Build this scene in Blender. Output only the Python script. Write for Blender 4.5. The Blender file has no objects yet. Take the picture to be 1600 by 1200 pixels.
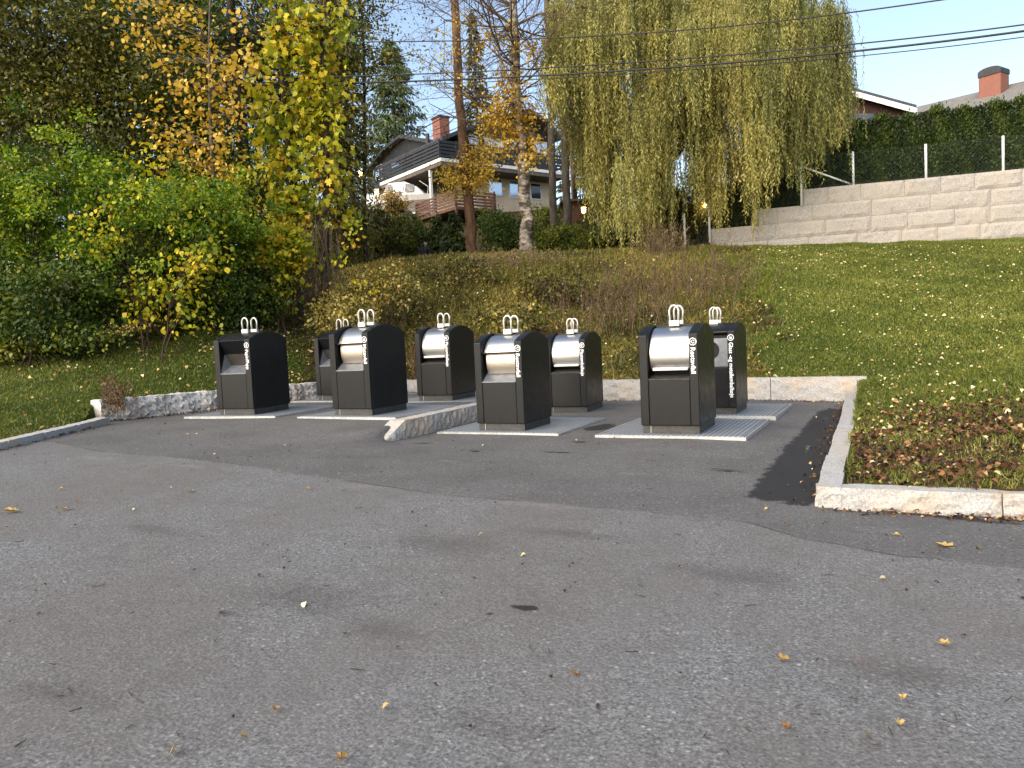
import bpy, bmesh, math, random
import numpy as np
from mathutils import Vector, Matrix
random.seed(7); rng = np.random.default_rng(7)
R = math.radians
scene = bpy.context.scene

# ------------------------------------------------------------------ camera
CAMH = 1.5; FPX = 1202.3
YAW, PITCH, ROLL = .4417, .0601, -.0462
_cy, _sy = math.cos(YAW), math.sin(YAW)
_f0 = np.array([-_sy, _cy, 0.]); _r0 = np.array([_cy, _sy, 0.]); _up = np.array([0, 0, 1.])
FW = _f0*math.cos(PITCH) - _up*math.sin(PITCH); _u0 = _up*math.cos(PITCH) + _f0*math.sin(PITCH)
RT = _r0*math.cos(ROLL) + _u0*math.sin(ROLL); UP = _u0*math.cos(ROLL) - _r0*math.sin(ROLL)
CAMP = np.array([0, 0, CAMH])
cd = bpy.data.cameras.new('camera'); cam = bpy.data.objects.new('camera', cd); scene.collection.objects.link(cam)
cam.matrix_world = Matrix(((RT[0], UP[0], -FW[0], 0), (RT[1], UP[1], -FW[1], 0), (RT[2], UP[2], -FW[2], CAMH), (0, 0, 0, 1)))
cd.sensor_width = 36; cd.lens = FPX*36/1600; cd.clip_start = .05; cd.clip_end = 1500
scene.camera = cam
# ------------------------------------------------------------------ light: soft low light from behind the camera
SUN_AZ = R(198)     # compass-like angle of the sun measured clockwise from +Y
SUN_EL = R(30)
wd = bpy.data.worlds.new('World'); scene.world = wd; wd.use_nodes = True
wn = wd.node_tree; wn.nodes.clear()
sky = wn.nodes.new('ShaderNodeTexSky'); sky.sky_type = 'NISHITA'; sky.sun_disc = False
sky.sun_elevation = SUN_EL; sky.sun_rotation = SUN_AZ; sky.air_density = 1.0; sky.dust_density = 1.6; sky.ozone_density = 1.0
bg = wn.nodes.new('ShaderNodeBackground'); bg.inputs[1].default_value = .115
wo = wn.nodes.new('ShaderNodeOutputWorld'); hsv = wn.nodes.new('ShaderNodeHueSaturation'); hsv.inputs['Saturation'].default_value = .95; wn.links.new(sky.outputs[0], hsv.inputs['Color'])
wb_ = wn.nodes.new('ShaderNodeMix'); wb_.data_type = 'RGBA'; wb_.blend_type = 'MULTIPLY'; wb_.inputs[0].default_value = 1; wb_.inputs[7].default_value = (1.04, 1, .96, 1)
wn.links.new(hsv.outputs[0], wb_.inputs[6]); wn.links.new(wb_.outputs[2], bg.inputs[0]); wn.links.new(bg.outputs[0], wo.inputs[0])
sd_ = bpy.data.lights.new('sun', 'SUN'); sd_.energy = 2.0; sd_.angle = R(80); sd_.color = (1, .90, .76)
sun = bpy.data.objects.new('sun', sd_); scene.collection.objects.link(sun)
sdir = Vector((math.sin(SUN_AZ)*math.cos(SUN_EL), math.cos(SUN_AZ)*math.cos(SUN_EL), math.sin(SUN_EL)))
sun.rotation_euler = sdir.to_track_quat('Z', 'Y').to_euler()
scene.view_settings.view_transform = 'Standard'; scene.view_settings.look = 'None'
scene.view_settings.gamma = 1; scene.view_settings.exposure = 1.44
scene.cycles.max_bounces = 6; scene.cycles.transparent_max_bounces = 6

# ------------------------------------------------------------------ coordinate helpers
def ray(px, py): return FW + RT*((px-800)/FPX) + UP*((600-py)/FPX)
def at(px, py, d): return CAMP + ray(px, py)*d
def gz(px, py, z):
    v = ray(px, py); return CAMP + v*((z-CAMH)/v[2])
def onplane(px, py, P0, n):
    v = ray(px, py); return CAMP + v*(np.dot(np.array(P0)-CAMP, n)/np.dot(v, n))
def sstep(x, a, b):
    t = np.clip((np.asarray(x, float)-a)/(b-a), 0, 1); return t*t*(3-2*t)

# ------------------------------------------------------------------ object helpers
COL = scene.collection
def tag(o, label=None, cat=None, group=None, kind=None):
    if label: o['label'] = label
    if cat: o['category'] = cat
    if group: o['group'] = group
    if kind: o['kind'] = kind
    return o
def thing(name, label, cat, loc=(0, 0, 0), rz=0, group=None):
    o = bpy.data.objects.new(name, None); COL.objects.link(o); o.empty_display_size = .2
    o.location = [float(v) for v in loc]; o.rotation_euler = (0, 0, rz)
    return tag(o, label, cat, group)
def link(name, me, mats, parent=None, bevel=0, smooth=False):
    for m in (mats if isinstance(mats, (list, tuple)) else [mats]): me.materials.append(m)
    o = bpy.data.objects.new(name, me); COL.objects.link(o)
    if parent: o.parent = parent
    if smooth:
        me.polygons.foreach_set('use_smooth', [True]*len(me.polygons))
    if bevel:
        b = o.modifiers.new('bevel', 'BEVEL'); b.width = bevel; b.segments = 2; b.limit_method = 'ANGLE'; b.angle_limit = R(40)
    return o
class MB:
    """collects shapes into one mesh"""
    def __init__(s): s.v = []; s.f = []; s.m = []; s.mi = 0
    def add(s, vs, fs):
        o = len(s.v); s.v += [tuple(float(c) for c in v) for v in vs]; s.f += [tuple(i+o for i in f) for f in fs]; s.m += [s.mi]*len(fs); return s
    def box(s, a, b, M=None):
        x0, y0, z0 = a; x1, y1, z1 = b
        vs = [(x0,y0,z0),(x1,y0,z0),(x1,y1,z0),(x0,y1,z0),(x0,y0,z1),(x1,y0,z1),(x1,y1,z1),(x0,y1,z1)]
        if M is not None: vs = [M @ Vector(v) for v in vs]
        return s.add(vs, [(0,3,2,1),(4,5,6,7),(0,1,5,4),(1,2,6,5),(2,3,7,6),(3,0,4,7)])
    def bar(s, p, q, w, h, upv=(0, 0, 1)):
        p = np.array(p, float); q = np.array(q, float); d = q-p; L = np.linalg.norm(d); d /= L
        u = np.array(upv, float); x = np.cross(d, u); x /= np.linalg.norm(x); u = np.cross(x, d)
        vs = [p+d*L*k + x*w/2*i + u*h/2*j for k in (0, 1) for i, j in ((-1,-1),(1,-1),(1,1),(-1,1))]
        return s.add(vs, [(0,1,2,3)[::-1],(4,5,6,7),(0,1,5,4),(1,2,6,5),(2,3,7,6),(3,0,4,7)])
    def tube(s, pts, r, n=8, cap=True):
        pts = [np.array(p, float) for p in pts]; k = len(pts)
        rs = r if hasattr(r, '__len__') else [r]*k
        vs = []; prev = None
        for i, p in enumerate(pts):
            d = pts[min(i+1, k-1)] - pts[max(i-1, 0)]; d = d/(np.linalg.norm(d)+1e-9)
            if prev is None: a = np.cross(d, [0, 0, 1] if abs(d[2]) < .9 else [1, 0, 0])
            else: a = prev - d*np.dot(prev, d)
            a /= np.linalg.norm(a)+1e-9; prev = a; b = np.cross(d, a)
            for j in range(n):
                t = 2*math.pi*j/n; vs.append(p + rs[i]*(a*math.cos(t)+b*math.sin(t)))
        fs = [(i*n+j, i*n+(j+1) % n, (i+1)*n+(j+1) % n, (i+1)*n+j) for i in range(k-1) for j in range(n)]
        if cap: fs += [tuple(range(n))[::-1], tuple((k-1)*n+j for j in range(n))]
        return s.add(vs, fs)
    def prism(s, poly, axis_from, axis_to, fn):
        """poly of 2D points, fn(u, v, w) -> 3D, extruded w from..to"""
        n = len(poly)
        vs = [fn(u, v, axis_from) for u, v in poly]+[fn(u, v, axis_to) for u, v in poly]
        return s.add(vs, [tuple(range(n)), tuple(range(2*n-1, n-1, -1))]+[(i, i+n, (i+1) % n+n, (i+1) % n) for i in range(n)])
    def build(s, name, mats, parent=None, bevel=0, smooth=False, fix=True):
        me = bpy.data.meshes.new(name); me.from_pydata(s.v, [], s.f)
        me.polygons.foreach_set('material_index', s.m)
        if fix:
            b = bmesh.new(); b.from_mesh(me); bmesh.ops.recalc_face_normals(b, faces=b.faces); b.to_mesh(me); b.free()
        return link(name, me, mats, parent, bevel, smooth)

# leaf outlines: (across, along)
OVAL = np.array([(0, 0), (.42, .3), (.46, .62), (0, 1), (-.46, .62), (-.42, .3)])
RHOMB = np.array([(0, 0), (.5, .45), (0, 1), (-.5, .45)])
BLADE = np.array([(-.5, 0), (.5, 0), (.05, 1)])
LOBED = np.array([(0, 0), (.28, -.08), (.5, .2), (.3, .42), (.42, .72), (.16, .66), (0, 1), (-.16, .66), (-.42, .72), (-.3, .42), (-.5, .2), (-.28, -.08)])
def unit(a): return a/(np.linalg.norm(a, axis=-1, keepdims=True)+1e-9)
def card_mesh(name, C, D, N, L, W, tmpl, tint, curl=.0):
    """one polygon per leaf; C base, D direction, N normal"""
    n = len(C); k = len(tmpl)
    D = unit(D); X = unit(np.cross(D, N)); N2 = np.cross(X, D)
    L = np.broadcast_to(L, (n,)); W = np.broadcast_to(W, (n,))
    V = (C[:, None, :] + D[:, None, :]*(tmpl[None, :, 1]*L[:, None])[..., None]
         + X[:, None, :]*(tmpl[None, :, 0]*W[:, None])[..., None])
    if curl: V = V + N2[:, None, :]*((np.abs(tmpl[None, :, 0])*1.2 - tmpl[None, :, 1]**2*.6)*L[:, None]*curl)[..., None]
    me = bpy.data.meshes.new(name)
    me.vertices.add(n*k); me.vertices.foreach_set('co', V.reshape(-1).astype(np.float32))
    me.loops.add(n*k); me.loops.foreach_set('vertex_index', np.arange(n*k, dtype=np.int32))
    me.polygons.add(n); me.polygons.foreach_set('loop_start', (np.arange(n)*k).astype(np.int32))
    try: me.polygons.foreach_set('loop_total', np.full(n, k, np.int32))
    except Exception: pass
    a = me.attributes.new('tint', 'FLOAT', 'FACE'); a.data.foreach_set('value', np.clip(tint, 0, 1).astype(np.float32))
    me.update(calc_edges=True)
    return me
def cards(name, C, D, N, L, W, tmpl, tint, mat, parent=None, curl=.12):
    return link(name, card_mesh(name, C, D, N, L, W, tmpl, tint, curl), mat, parent)

# ------------------------------------------------------------------ materials
class NT:
    def __init__(s, name):
        s.m = bpy.data.materials.new(name); s.m.use_nodes = True; s.t = s.m.node_tree; s.t.nodes.clear()
        s.out = s.n('OutputMaterial'); s.b = s.n('BsdfPrincipled'); s.l(s.b.outputs[0], s.out.inputs[0])
        s._co = None
    def n(s, t, **k):
        x = s.t.nodes.new('ShaderNode'+t)
        for a, v in k.items(): setattr(x, a, v)
        return x
    def l(s, a, b): s.t.links.new(a, b)
    def co(s):
        if s._co is None: s._co = s.n('TexCoord').outputs['Object']
        return s._co
    def scaled(s, sc, src=None):
        m = s.n('Mapping'); m.inputs['Scale'].default_value = sc; s.l(src or s.co(), m.inputs[0]); return m.outputs[0]
    def noise(s, scale, detail=3, rough=.55, src=None, dist=0):
        x = s.n('TexNoise'); x.inputs['Scale'].default_value = scale; x.inputs['Detail'].default_value = detail
        x.inputs['Roughness'].default_value = rough; x.inputs['Distortion'].default_value = dist
        s.l(src or s.co(), x.inputs['Vector']); return x.outputs['Fac']
    def vor(s, scale, feat='F1', src=None, out='Distance'):
        x = s.n('TexVoronoi'); x.feature = feat; x.inputs['Scale'].default_value = scale; s.l(src or s.co(), x.inputs['Vector']); return x.outputs[out]
    def mixv(s, amt):
        n_ = s.n('TexNoise'); n_.inputs['Scale'].default_value = 2.5; n_.inputs['Detail'].default_value = 4; s.l(s.co(), n_.inputs['Vector'])
        a = s.n('VectorMath', operation='SCALE'); s.l(n_.outputs['Color'], a.inputs[0]); a.inputs['Scale'].default_value = amt
        b = s.n('VectorMath', operation='ADD'); s.l(s.co(), b.inputs[0]); s.l(a.outputs[0], b.inputs[1]); return b.outputs[0]
    def attr(s, name): return s.n('Attribute', attribute_name=name).outputs['Fac']
    def ramp(s, fac, stops, interp='LINEAR'):
        x = s.n('ValToRGB'); x.color_ramp.interpolation = interp; e = x.color_ramp.elements
        while len(e) < len(stops): e.new(.5)
        for q, (p, c) in zip(e, stops):
            q.position = p; q.color = (c, c, c, 1) if not hasattr(c, '__len__') else (*c, 1)
        s.l(fac, x.inputs[0]); return x.outputs[0]
    def math(s, op, a, b=None, clamp=False):
        x = s.n('Math', operation=op); x.use_clamp = clamp
        for i, v in enumerate((a, b)):
            if v is None: continue
            if isinstance(v, (int, float)): x.inputs[i].default_value = v
            else: s.l(v, x.inputs[i])
        return x.outputs[0]
    def mix(s, fac, a, b, mode='MIX'):
        x = s.n('Mix', data_type='RGBA', blend_type=mode)
        for i, v in ((0, fac), (6, a), (7, b)):
            if isinstance(v, (int, float)): x.inputs[i].default_value = v
            elif hasattr(v, '__len__'): x.inputs[i].default_value = (*v, 1)
            else: s.l(v, x.inputs[i])
        return x.outputs[2]
    def bump(s, h, strength=.3, dist=.02):
        x = s.n('Bump'); x.inputs['Strength'].default_value = strength; x.inputs['Distance'].default_value = dist
        s.l(h, x.inputs['Height']); s.l(x.outputs[0], s.b.inputs['Normal']); return x
    def set(s, color=None, rough=None, metal=None, spec=None):
        for k, v in (('Base Color', color), ('Roughness', rough), ('Metallic', metal), ('Specular IOR Level', spec)):
            if v is None: continue
            if isinstance(v, (int, float)): s.b.inputs[k].default_value = v
            elif hasattr(v, '__len__'): s.b.inputs[k].default_value = (*v, 1)
            else: s.l(v, s.b.inputs[k])
        return s
def plain(name, c, rough=.6, metal=0, var=.25, scale=6, bump=0):
    t = NT(name); f = t.noise(scale, 4)
    c = np.array(c); t.set(t.ramp(f, [(.3, tuple(c*(1-var))), (.7, tuple(np.minimum(c*(1+var), 1)))]), rough, metal)
    if bump: t.bump(t.noise(scale*6, 4), bump, .01)
    return t.m
def leafmat(name, stops, trans=.35, rough=.5):
    t = NT(name); c = t.ramp(t.attr('tint'), stops); t.set(c, rough, 0, .35)
    tr = t.n('BsdfTranslucent'); t.l(t.mix(1, c, (1.0, 1.0, .45), 'MULTIPLY'), tr.inputs[0])
    mx = t.n('MixShader'); mx.inputs[0].default_value = trans
    t.l(t.b.outputs[0], mx.inputs[1]); t.l(tr.outputs[0], mx.inputs[2]); t.l(mx.outputs[0], t.out.inputs[0])
    return t.m
def barkmat(name, a, b, scale=10):
    t = NT(name); f = t.noise(scale, 6, .7, t.scaled((1, 1, .25))); t.set(t.ramp(f, [(.35, a), (.65, b)]), .9, 0, .2)
    t.bump(f, .8, .03); return t.m
M = {}
M['bark_dark'] = barkmat('dark bark', (.022, .015, .01), (.07, .05, .032))
M['bark_grey'] = barkmat('grey bark', (.05, .042, .034), (.13, .11, .085))
M['bark_pine'] = barkmat('pine bark', (.06, .035, .022), (.20, .11, .065), 9)
t = NT('birch bark'); f = t.noise(3.2, 5, .65, t.scaled((1, 1, 2.2))); t.set(t.ramp(f, [(.42, (.045, .035, .028)), (.52, (.17, .14, .11)), (.66, (.42, .37, .30))]), .8, 0, .2); t.bump(f, .5, .02); M['bark_birch'] = t.m
M['twig'] = barkmat('twigs', (.07, .048, .032), (.16, .11, .07))
M['leaf_green'] = leafmat('bright green leaves', [(0, (.018, .042, .004)), (.35, (.07, .14, .010)), (.7, (.19, .30, .014)), (1, (.46, .48, .03))])
M['leaf_dark'] = leafmat('dark green leaves', [(0, (.012, .026, .006)), (.4, (.040, .075, .010)), (.8, (.11, .16, .016)), (1, (.24, .23, .02))], .3)
M['leaf_olive'] = leafmat('olive leaves', [(0, (.025, .032, .007)), (.5, (.095, .10, .014)), (.85, (.24, .21, .028)), (1, (.42, .33, .05))], .3)
M['leaf_yellow'] = leafmat('yellow autumn leaves', [(0, (.10, .15, .012)), (.35, (.36, .38, .02)), (.75, (.66, .52, .03)), (1, (.66, .36, .04))], .4)
M['leaf_gold'] = leafmat('golden autumn leaves', [(0, (.26, .14, .02)), (.5, (.56, .36, .045)), (1, (.82, .60, .12))], .4)
M['willow'] = leafmat('willow leaves', [(0, (.06, .075, .02)), (.4, (.17, .19, .055)), (.75, (.36, .35, .11)), (1, (.54, .48, .14))], .4)
M['needle'] = leafmat('spruce needles', [(0, (.012, .018, .006)), (.5, (.038, .046, .012)), (1, (.10, .095, .022))], .15)
M['pine_needle'] = leafmat('pine needles', [(0, (.03, .05, .02)), (1, (.12, .16, .06))], .2)
M['thuja'] = leafmat('thuja hedge', [(0, (.014, .026, .005)), (.5, (.040, .066, .009)), (1, (.12, .155, .018))], .15)
M['grass'] = leafmat('grass blades', [(0, (.048, .064, .009)), (.45, (.14, .170, .022)), (.8, (.26, .265, .045)), (1, (.42, .37, .13))], .3)
M['dry'] = leafmat('dry weeds', [(0, (.05, .03, .018)), (.4, (.14, .085, .04)), (.75, (.27, .19, .075)), (1, (.42, .34, .17))], .3)
M['bankherb'] = leafmat('bank herbs', [(0, (.045, .032, .015)), (.25, (.07, .078, .016)), (.45, (.15, .15, .028)), (.65, (.28, .215, .05)), (.85, (.38, .27, .06)), (1, (.55, .46, .14))], .3)
M['litter'] = leafmat('fallen leaves', [(0, (.08, .035, .014)), (.4, (.24, .12, .03)), (.7, (.50, .35, .12)), (1, (.85, .78, .46))], .1)
M['litter_brown'] = leafmat('brown fallen leaves', [(0, (.03, .014, .008)), (.5, (.11, .05, .022)), (.85, (.28, .14, .05)), (1, (.6, .4, .18))], .1)

# asphalt: old coarse road against the darker newer bay, wet and tar stains
t = NT('asphalt')
s1 = t.noise(70, 5, .8); s1b = t.noise(34, 5, .8); s2 = t.noise(.7, 4, .6); s3 = t.noise(4, 5, .65)
g = t.math('ADD', t.math('MULTIPLY', s1, .7), t.math('MULTIPLY', s1b, .3))
old = t.ramp(g, [(.38, (.062, .0615, .060)), (.5, (.143, .1415, .138)), (.62, (.29, .287, .28))])
def flecks(sc, lo, hi, amt, col_, base):
    cell = t.n('TexVoronoi'); cell.inputs['Scale'].default_value = sc; t.l(t.co(), cell.inputs['Vector'])
    sp = t.n('SeparateColor'); t.l(cell.outputs['Color'], sp.inputs[0])
    return t.mix(t.math('MULTIPLY', t.math('MULTIPLY', t.ramp(sp.outputs[0], [(lo, 0), (lo+.03, 1)]), t.ramp(cell.outputs['Distance'], [(.2, 1), (.42, 0)])), amt), base, col_)
old = flecks(58, .82, 0, .6, (.34, .335, .33), old); old = flecks(40, .94, 0, .7, (.45, .44, .43), old)
old = flecks(52.7, .86, 0, .7, (.035, .034, .034), old)
old = t.mix(t.ramp(s2, [(.42, .0), (.62, .5)]), old, (.125, .108, .092))
old = t.mix(t.ramp(t.noise(.9, 3, .6, t.scaled((1.3, .8, 1))), [(.5, .0), (.66, .3)]), old, (.145, .132, .127))
old = t.mix(t.ramp(s3, [(.5, .0), (.8, .45)]), old, (.085, .08, .076))
new = t.ramp(g, [(.38, (.052, .050, .048)), (.5, (.112, .108, .102)), (.62, (.21, .203, .193))])
new = t.mix(t.ramp(t.noise(1.3, 4, .6), [(.4, 0), (.7, .4)]), new, (.052, .045, .040))
new = flecks(40, .93, 0, .6, (.36, .34, .32), new)
sd = t.attr('seam'); wob = t.math('MULTIPLY', t.math('SUBTRACT', t.noise(3.5, 5, .7), .5), .10)
sdw = t.math('ADD', sd, wob)
mk = t.math('ADD', t.math('MULTIPLY', t.math('ADD', sdw, t.math('MULTIPLY', t.math('SUBTRACT', t.noise(12, 5, .8), .5), .25)), 9), .5, True)
col = t.mix(mk, old, new)
crack = t.math('SUBTRACT', 1, t.math('MULTIPLY', t.math('ABSOLUTE', sdw), 55), True)
crack = t.math('MULTIPLY', crack, t.ramp(t.noise(1.9, 3), [(.38, .15), (.6, 1)]))
col = t.mix(t.math('MULTIPLY', crack, .8), col, (.015, .013, .012))
st = t.math('ADD', t.attr('stain'), t.math('MULTIPLY', t.math('SUBTRACT', t.noise(7, 6, .75), .5), 1.0))
stm = t.ramp(st, [(.42, 0), (.56, 1)])
col = t.mix(t.math('MULTIPLY', stm, .9), col, (.014, .013, .013))
sm_ = t.math('ADD', t.attr('smudge'), t.math('MULTIPLY', t.math('SUBTRACT', t.noise(6, 6, .75), .5), .8))
col = t.mix(t.math('MULTIPLY', t.ramp(sm_, [(.2, 0), (.75, 1)]), .55), col, (.055, .045, .038))
ds = t.math('ADD', t.attr('dust'), t.math('MULTIPLY', t.math('SUBTRACT', t.noise(9, 6, .75), .5), .9))
col = t.mix(t.math('MULTIPLY', t.ramp(ds, [(.45, 0), (.7, 1)]), .5), col, (.24, .22, .2))
t.set(col, t.ramp(stm, [(0, .88), (1, .7)]), 0, .3)
t.bump(t.math('ADD', t.vor(60), t.math('MULTIPLY', g, 2)), .35, .010)
M['asphalt'] = t.m
# granite
def granite(name, a, b, warm, scale=1.0):
    t = NT(name)
    g = t.noise(55*scale, 5, .8); w = t.noise(2.2*scale, 4, .6); dk = t.noise(7*scale, 6, .75)
    c = t.ramp(g, [(.32, tuple(np.array(a)*.6)), (.5, a), (.68, b)])
    c = t.mix(t.ramp(w, [(.45, 0), (.72, .75)]), c, warm)
    c = t.mix(t.ramp(dk, [(.56, 0), (.74, .65)]), c, (.12, .11, .10))
    t.set(c, .8, 0, .3); t.bump(t.math('ADD', dk, t.math('MULTIPLY', g, .4)), .7, .03); return t.m
M['granite'] = granite('rough granite', (.40, .39, .37), (.62, .60, .57), (.50, .38, .26))
M['granite_pale'] = granite('pale split granite', (.50, .49, .47), (.74, .72, .69), (.62, .50, .38))
M['granite_wall'] = granite('granite block', (.33, .305, .275), (.48, .445, .40), (.38, .335, .28), .5)
# ground
t = NT('soil and turf'); z = t.attr('zone')
gcol = t.ramp(t.noise(9, 6, .75), [(.3, (.018, .03, .006)), (.55, (.045, .07, .010)), (.75, (.085, .10, .02))])
bcol = t.ramp(t.noise(7, 6, .75), [(.3, (.022, .016, .008)), (.5, (.07, .052, .02)), (.7, (.15, .11, .035))])
patch = t.math('ADD', z, t.math('MULTIPLY', t.math('SUBTRACT', t.noise(.9, 5, .7), .5), .9))
t.set(t.mix(t.ramp(patch, [(.4, 0), (.6, 1)]), gcol, bcol), .95, 0, .15); t.bump(t.noise(25, 5, .8), 1, .05); M['ground'] = t.m
# metals and paints
t = NT('black powder coat'); n1 = t.noise(3, 5, .65)
t.set(t.mix(t.ramp(n1, [(.45, 0), (.8, .3)]), (.0045, .0055, .0068), (.011, .0115, .012)), t.ramp(t.noise(9, 4), [(.3, .32), (.7, .46)]), 0, .26)
sc_ = t.ramp(t.noise(16, 6, .85, t.scaled((1, 1, 2.6))), [(.70, 0), (.76, 1)])
bc_ = t.mix(t.math('MULTIPLY', sc_, t.ramp(t.noise(2.3, 3), [(.5, 0), (.65, .45)])), t.mix(t.ramp(n1, [(.45, 0), (.8, .3)]), (.0045, .0055, .0068), (.011, .0115, .012)), (.12, .115, .105))
drib = t.ramp(t.noise(26, 3, .6, t.scaled((1, 1, .04))), [(.60, 0), (.72, .28)])
t.set(t.mix(drib, bc_, (.04, .038, .035)))
t.bump(t.noise(320, 2), .12, .002); M['black'] = t.m
M['black_plinth'] = plain('dusty plinth', (.03, .029, .027), .6, 0, .5, 14)
M['void'] = plain('dark inside', (.006, .006, .006), .8)
t = NT('brushed steel'); br = t.noise(40, 3, .6, t.scaled((.12, 6, 6)))
t.set(t.ramp(br, [(.3, (.50, .49, .475)), (.7, (.62, .61, .59))]), t.ramp(br, [(.3, .27), (.7, .38)]), 1)
t.bump(br, .05, .003); M['steel'] = t.m
t = NT('dull drum steel'); t.set((.58, .52, .43), t.ramp(t.noise(20, 4), [(.3, .38), (.7, .5)]), .9); M['drum'] = t.m
M['tray'] = plain('grey tray steel', (.17, .185, .205), .42, .5, .2, 12)
M['galv'] = plain('galvanised loop', (.55, .545, .52), .45, .35, .15, 20)
t = NT('tread plate'); cxy = t.scaled((1, 1, 1))
wv = t.n('TexWave', wave_type='BANDS', bands_direction='X'); wv.inputs['Scale'].default_value = 5.2; t.l(cxy, wv.inputs[0])
wv2 = t.n('TexWave', wave_type='BANDS', bands_direction='Y'); wv2.inputs['Scale'].default_value = 9; t.l(cxy, wv2.inputs[0])
pat = t.math('MULTIPLY', wv.outputs['Fac'], t.math('ADD', t.math('MULTIPLY', wv2.outputs['Fac'], .35), .65))
dirt = t.noise(2.2, 5, .7)
t.set(t.mix(t.ramp(dirt, [(.42, 0), (.8, .5)]), t.ramp(pat, [(0, (.17, .19, .21)), (1, (.44, .47, .50))]), (.2, .2, .19)), .5, .45)
t.bump(pat, .8, .01); M['tread'] = t.m
M['rim'] = plain('zinc rim', (.40, .40, .39), .5, .3, .2, 14)
M['white_print'] = plain('white print', (.85, .85, .85), .5, 0, .02)
M['white'] = plain('white paint', (.72, .71, .68), .5, 0, .08, 3)
M['postwhite'] = plain('pale post', (.72, .73, .73), .45, .1, .06, 3)
M['wire'] = plain('wire', (.045, .06, .045), .5, .3)
M['cable'] = plain('black cable', (.012, .012, .012), .6)
M['render'] = plain('cream render', (.60, .50, .36), .9, 0, .14, 1.2, .3)
M['blackwood'] = plain('black stained wood', (.018, .019, .022), .55, 0, .4, 5)
M['greywood'] = plain('grey brown boards', (.10, .085, .07), .8, 0, .3, 4)
M['brownwood'] = plain('brown stained wood', (.11, .05, .028), .6, 0, .35, 5)
M['rooftile'] = plain('dark roof tiles', (.035, .036, .042), .6, 0, .4, 8, .5)
M['greyroof'] = plain('grey roof tiles', (.17, .16, .14), .85, 0, .25, 5, .6)
M['redwall'] = plain('red brown boards', (.05, .017, .011), .75, 0, .3, 4, .4)
t = NT('red brick'); bk = t.n('TexBrick'); bk.inputs['Scale'].default_value = 5.5
bk.inputs['Color1'].default_value = (.23, .05, .022, 1); bk.inputs['Color2'].default_value = (.17, .038, .02, 1); bk.inputs['Mortar'].default_value = (.3, .26, .22, 1)
mp = t.n('Mapping'); mp.inputs['Rotation'].default_value = (R(90), 0, 0); t.l(t.co(), mp.inputs[0]); t.l(mp.outputs[0], bk.inputs[0]); t.set(bk.outputs[0], .85); M['brick'] = t.m
t = NT('window glass'); t.set((.55, .62, .72), .08, .75); M['glass'] = t.m
t = NT('dark glass'); t.set((.02, .025, .03), .06, 0, .8); M['darkglass'] = t.m
M['skin'] = plain('skin', (.5, .3, .22), .6, 0, .05)
M['hair'] = plain('dark hair', (.015, .010, .008), .7, 0, .2)
M['jacket'] = plain('dark navy jacket', (.012, .014, .022), .8, 0, .3)
M['trousers'] = plain('dark trousers', (.02, .02, .024), .85, 0, .2)
M['path'] = plain('gravel path', (.22, .19, .15), .95, 0, .3, 8, .6)
t = NT('lamp glow'); t.b.inputs['Base Color'].default_value = (.9, .6, .2, 1); t.b.inputs['Emission Color'].default_value = (1, .62, .2, 1); t.b.inputs['Emission Strength'].default_value = 7; M['glow'] = t.m

# ------------------------------------------------------------------ terrain heights
PAVED = [(-.30, 6.15), (-.30, 14.0), (-10.75, 14.0), (-10.7, 12.2), (-11.35, 8.3), (-10.85, 7.85), (-9.75, 5.75), (-11.5, 3.5), (-32, -22), (-32, -60), (40, -60), (40, 12), (12, 8.2), (4, 6.9), (1, 6.33)]
def inside(x, y, poly=PAVED):
    x = np.asarray(x, float); y = np.asarray(y, float); r = np.zeros(x.shape, bool); n = len(poly)
    for i in range(n):
        x1, y1 = poly[i]; x2, y2 = poly[(i+1) % n]
        if y1 == y2: continue
        c = ((y1 > y) != (y2 > y)) & (x < (x2-x1)*(y-y1)/(y2-y1)+x1); r ^= c
    return r
PAVED_T = [(-.28, 6.30), (-.25, 14.06), (-10.78, 14.06), (-10.78, 12.2), (-11.45, 8.3), (-10.95, 7.85), (-9.85, 5.75), (-11.6, 3.5), (-32, -22), (-32, -60), (40, -60), (40, 12), (12, 8.38), (4, 7.08), (1, 6.48)]
def zpaved(x, y):
    x = np.asarray(x, float); y = np.asarray(y, float)
    pl = -.0339*np.clip(x, -14, 14)+.1026
    wdt = .06+1.6*(1-sstep(y, 7.0, 8.35)); tgt = .222 + .214*sstep(-x, 5.74-wdt, 5.74+wdt)
    tgt = np.where(x > -2, .222 - (x+2)*.03, tgt)
    w = sstep(y, 6.6, 9.0); return pl*(1-w)+tgt*w
def gp(px, py):
    P = gz(px, py, .25)
    for _ in range(6): P = gz(px, py, float(zpaved(P[0], P[1])))
    return P
cp = [(-.1, 14.15, .57), (-5, 14.15, .6), (-10.6, 14.2, .74), (-11.0, 12, .76), (-11.6, 8.4, .74), (-9.9, 5.7, .50), (-10.95, 7.7, .54), (-12.5, 3.5, .5),
      (0, 6.5, .22), (0, 10, .3), (2, 7, .28), (5, 7.6, .25), (0, 12.5, .45), (12, 8.6, .2), (-16, -5, .5), (20, 12, 2.0), (-30, -20, .5), (30, -20, -.3), (0, -40, 0)]
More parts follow.
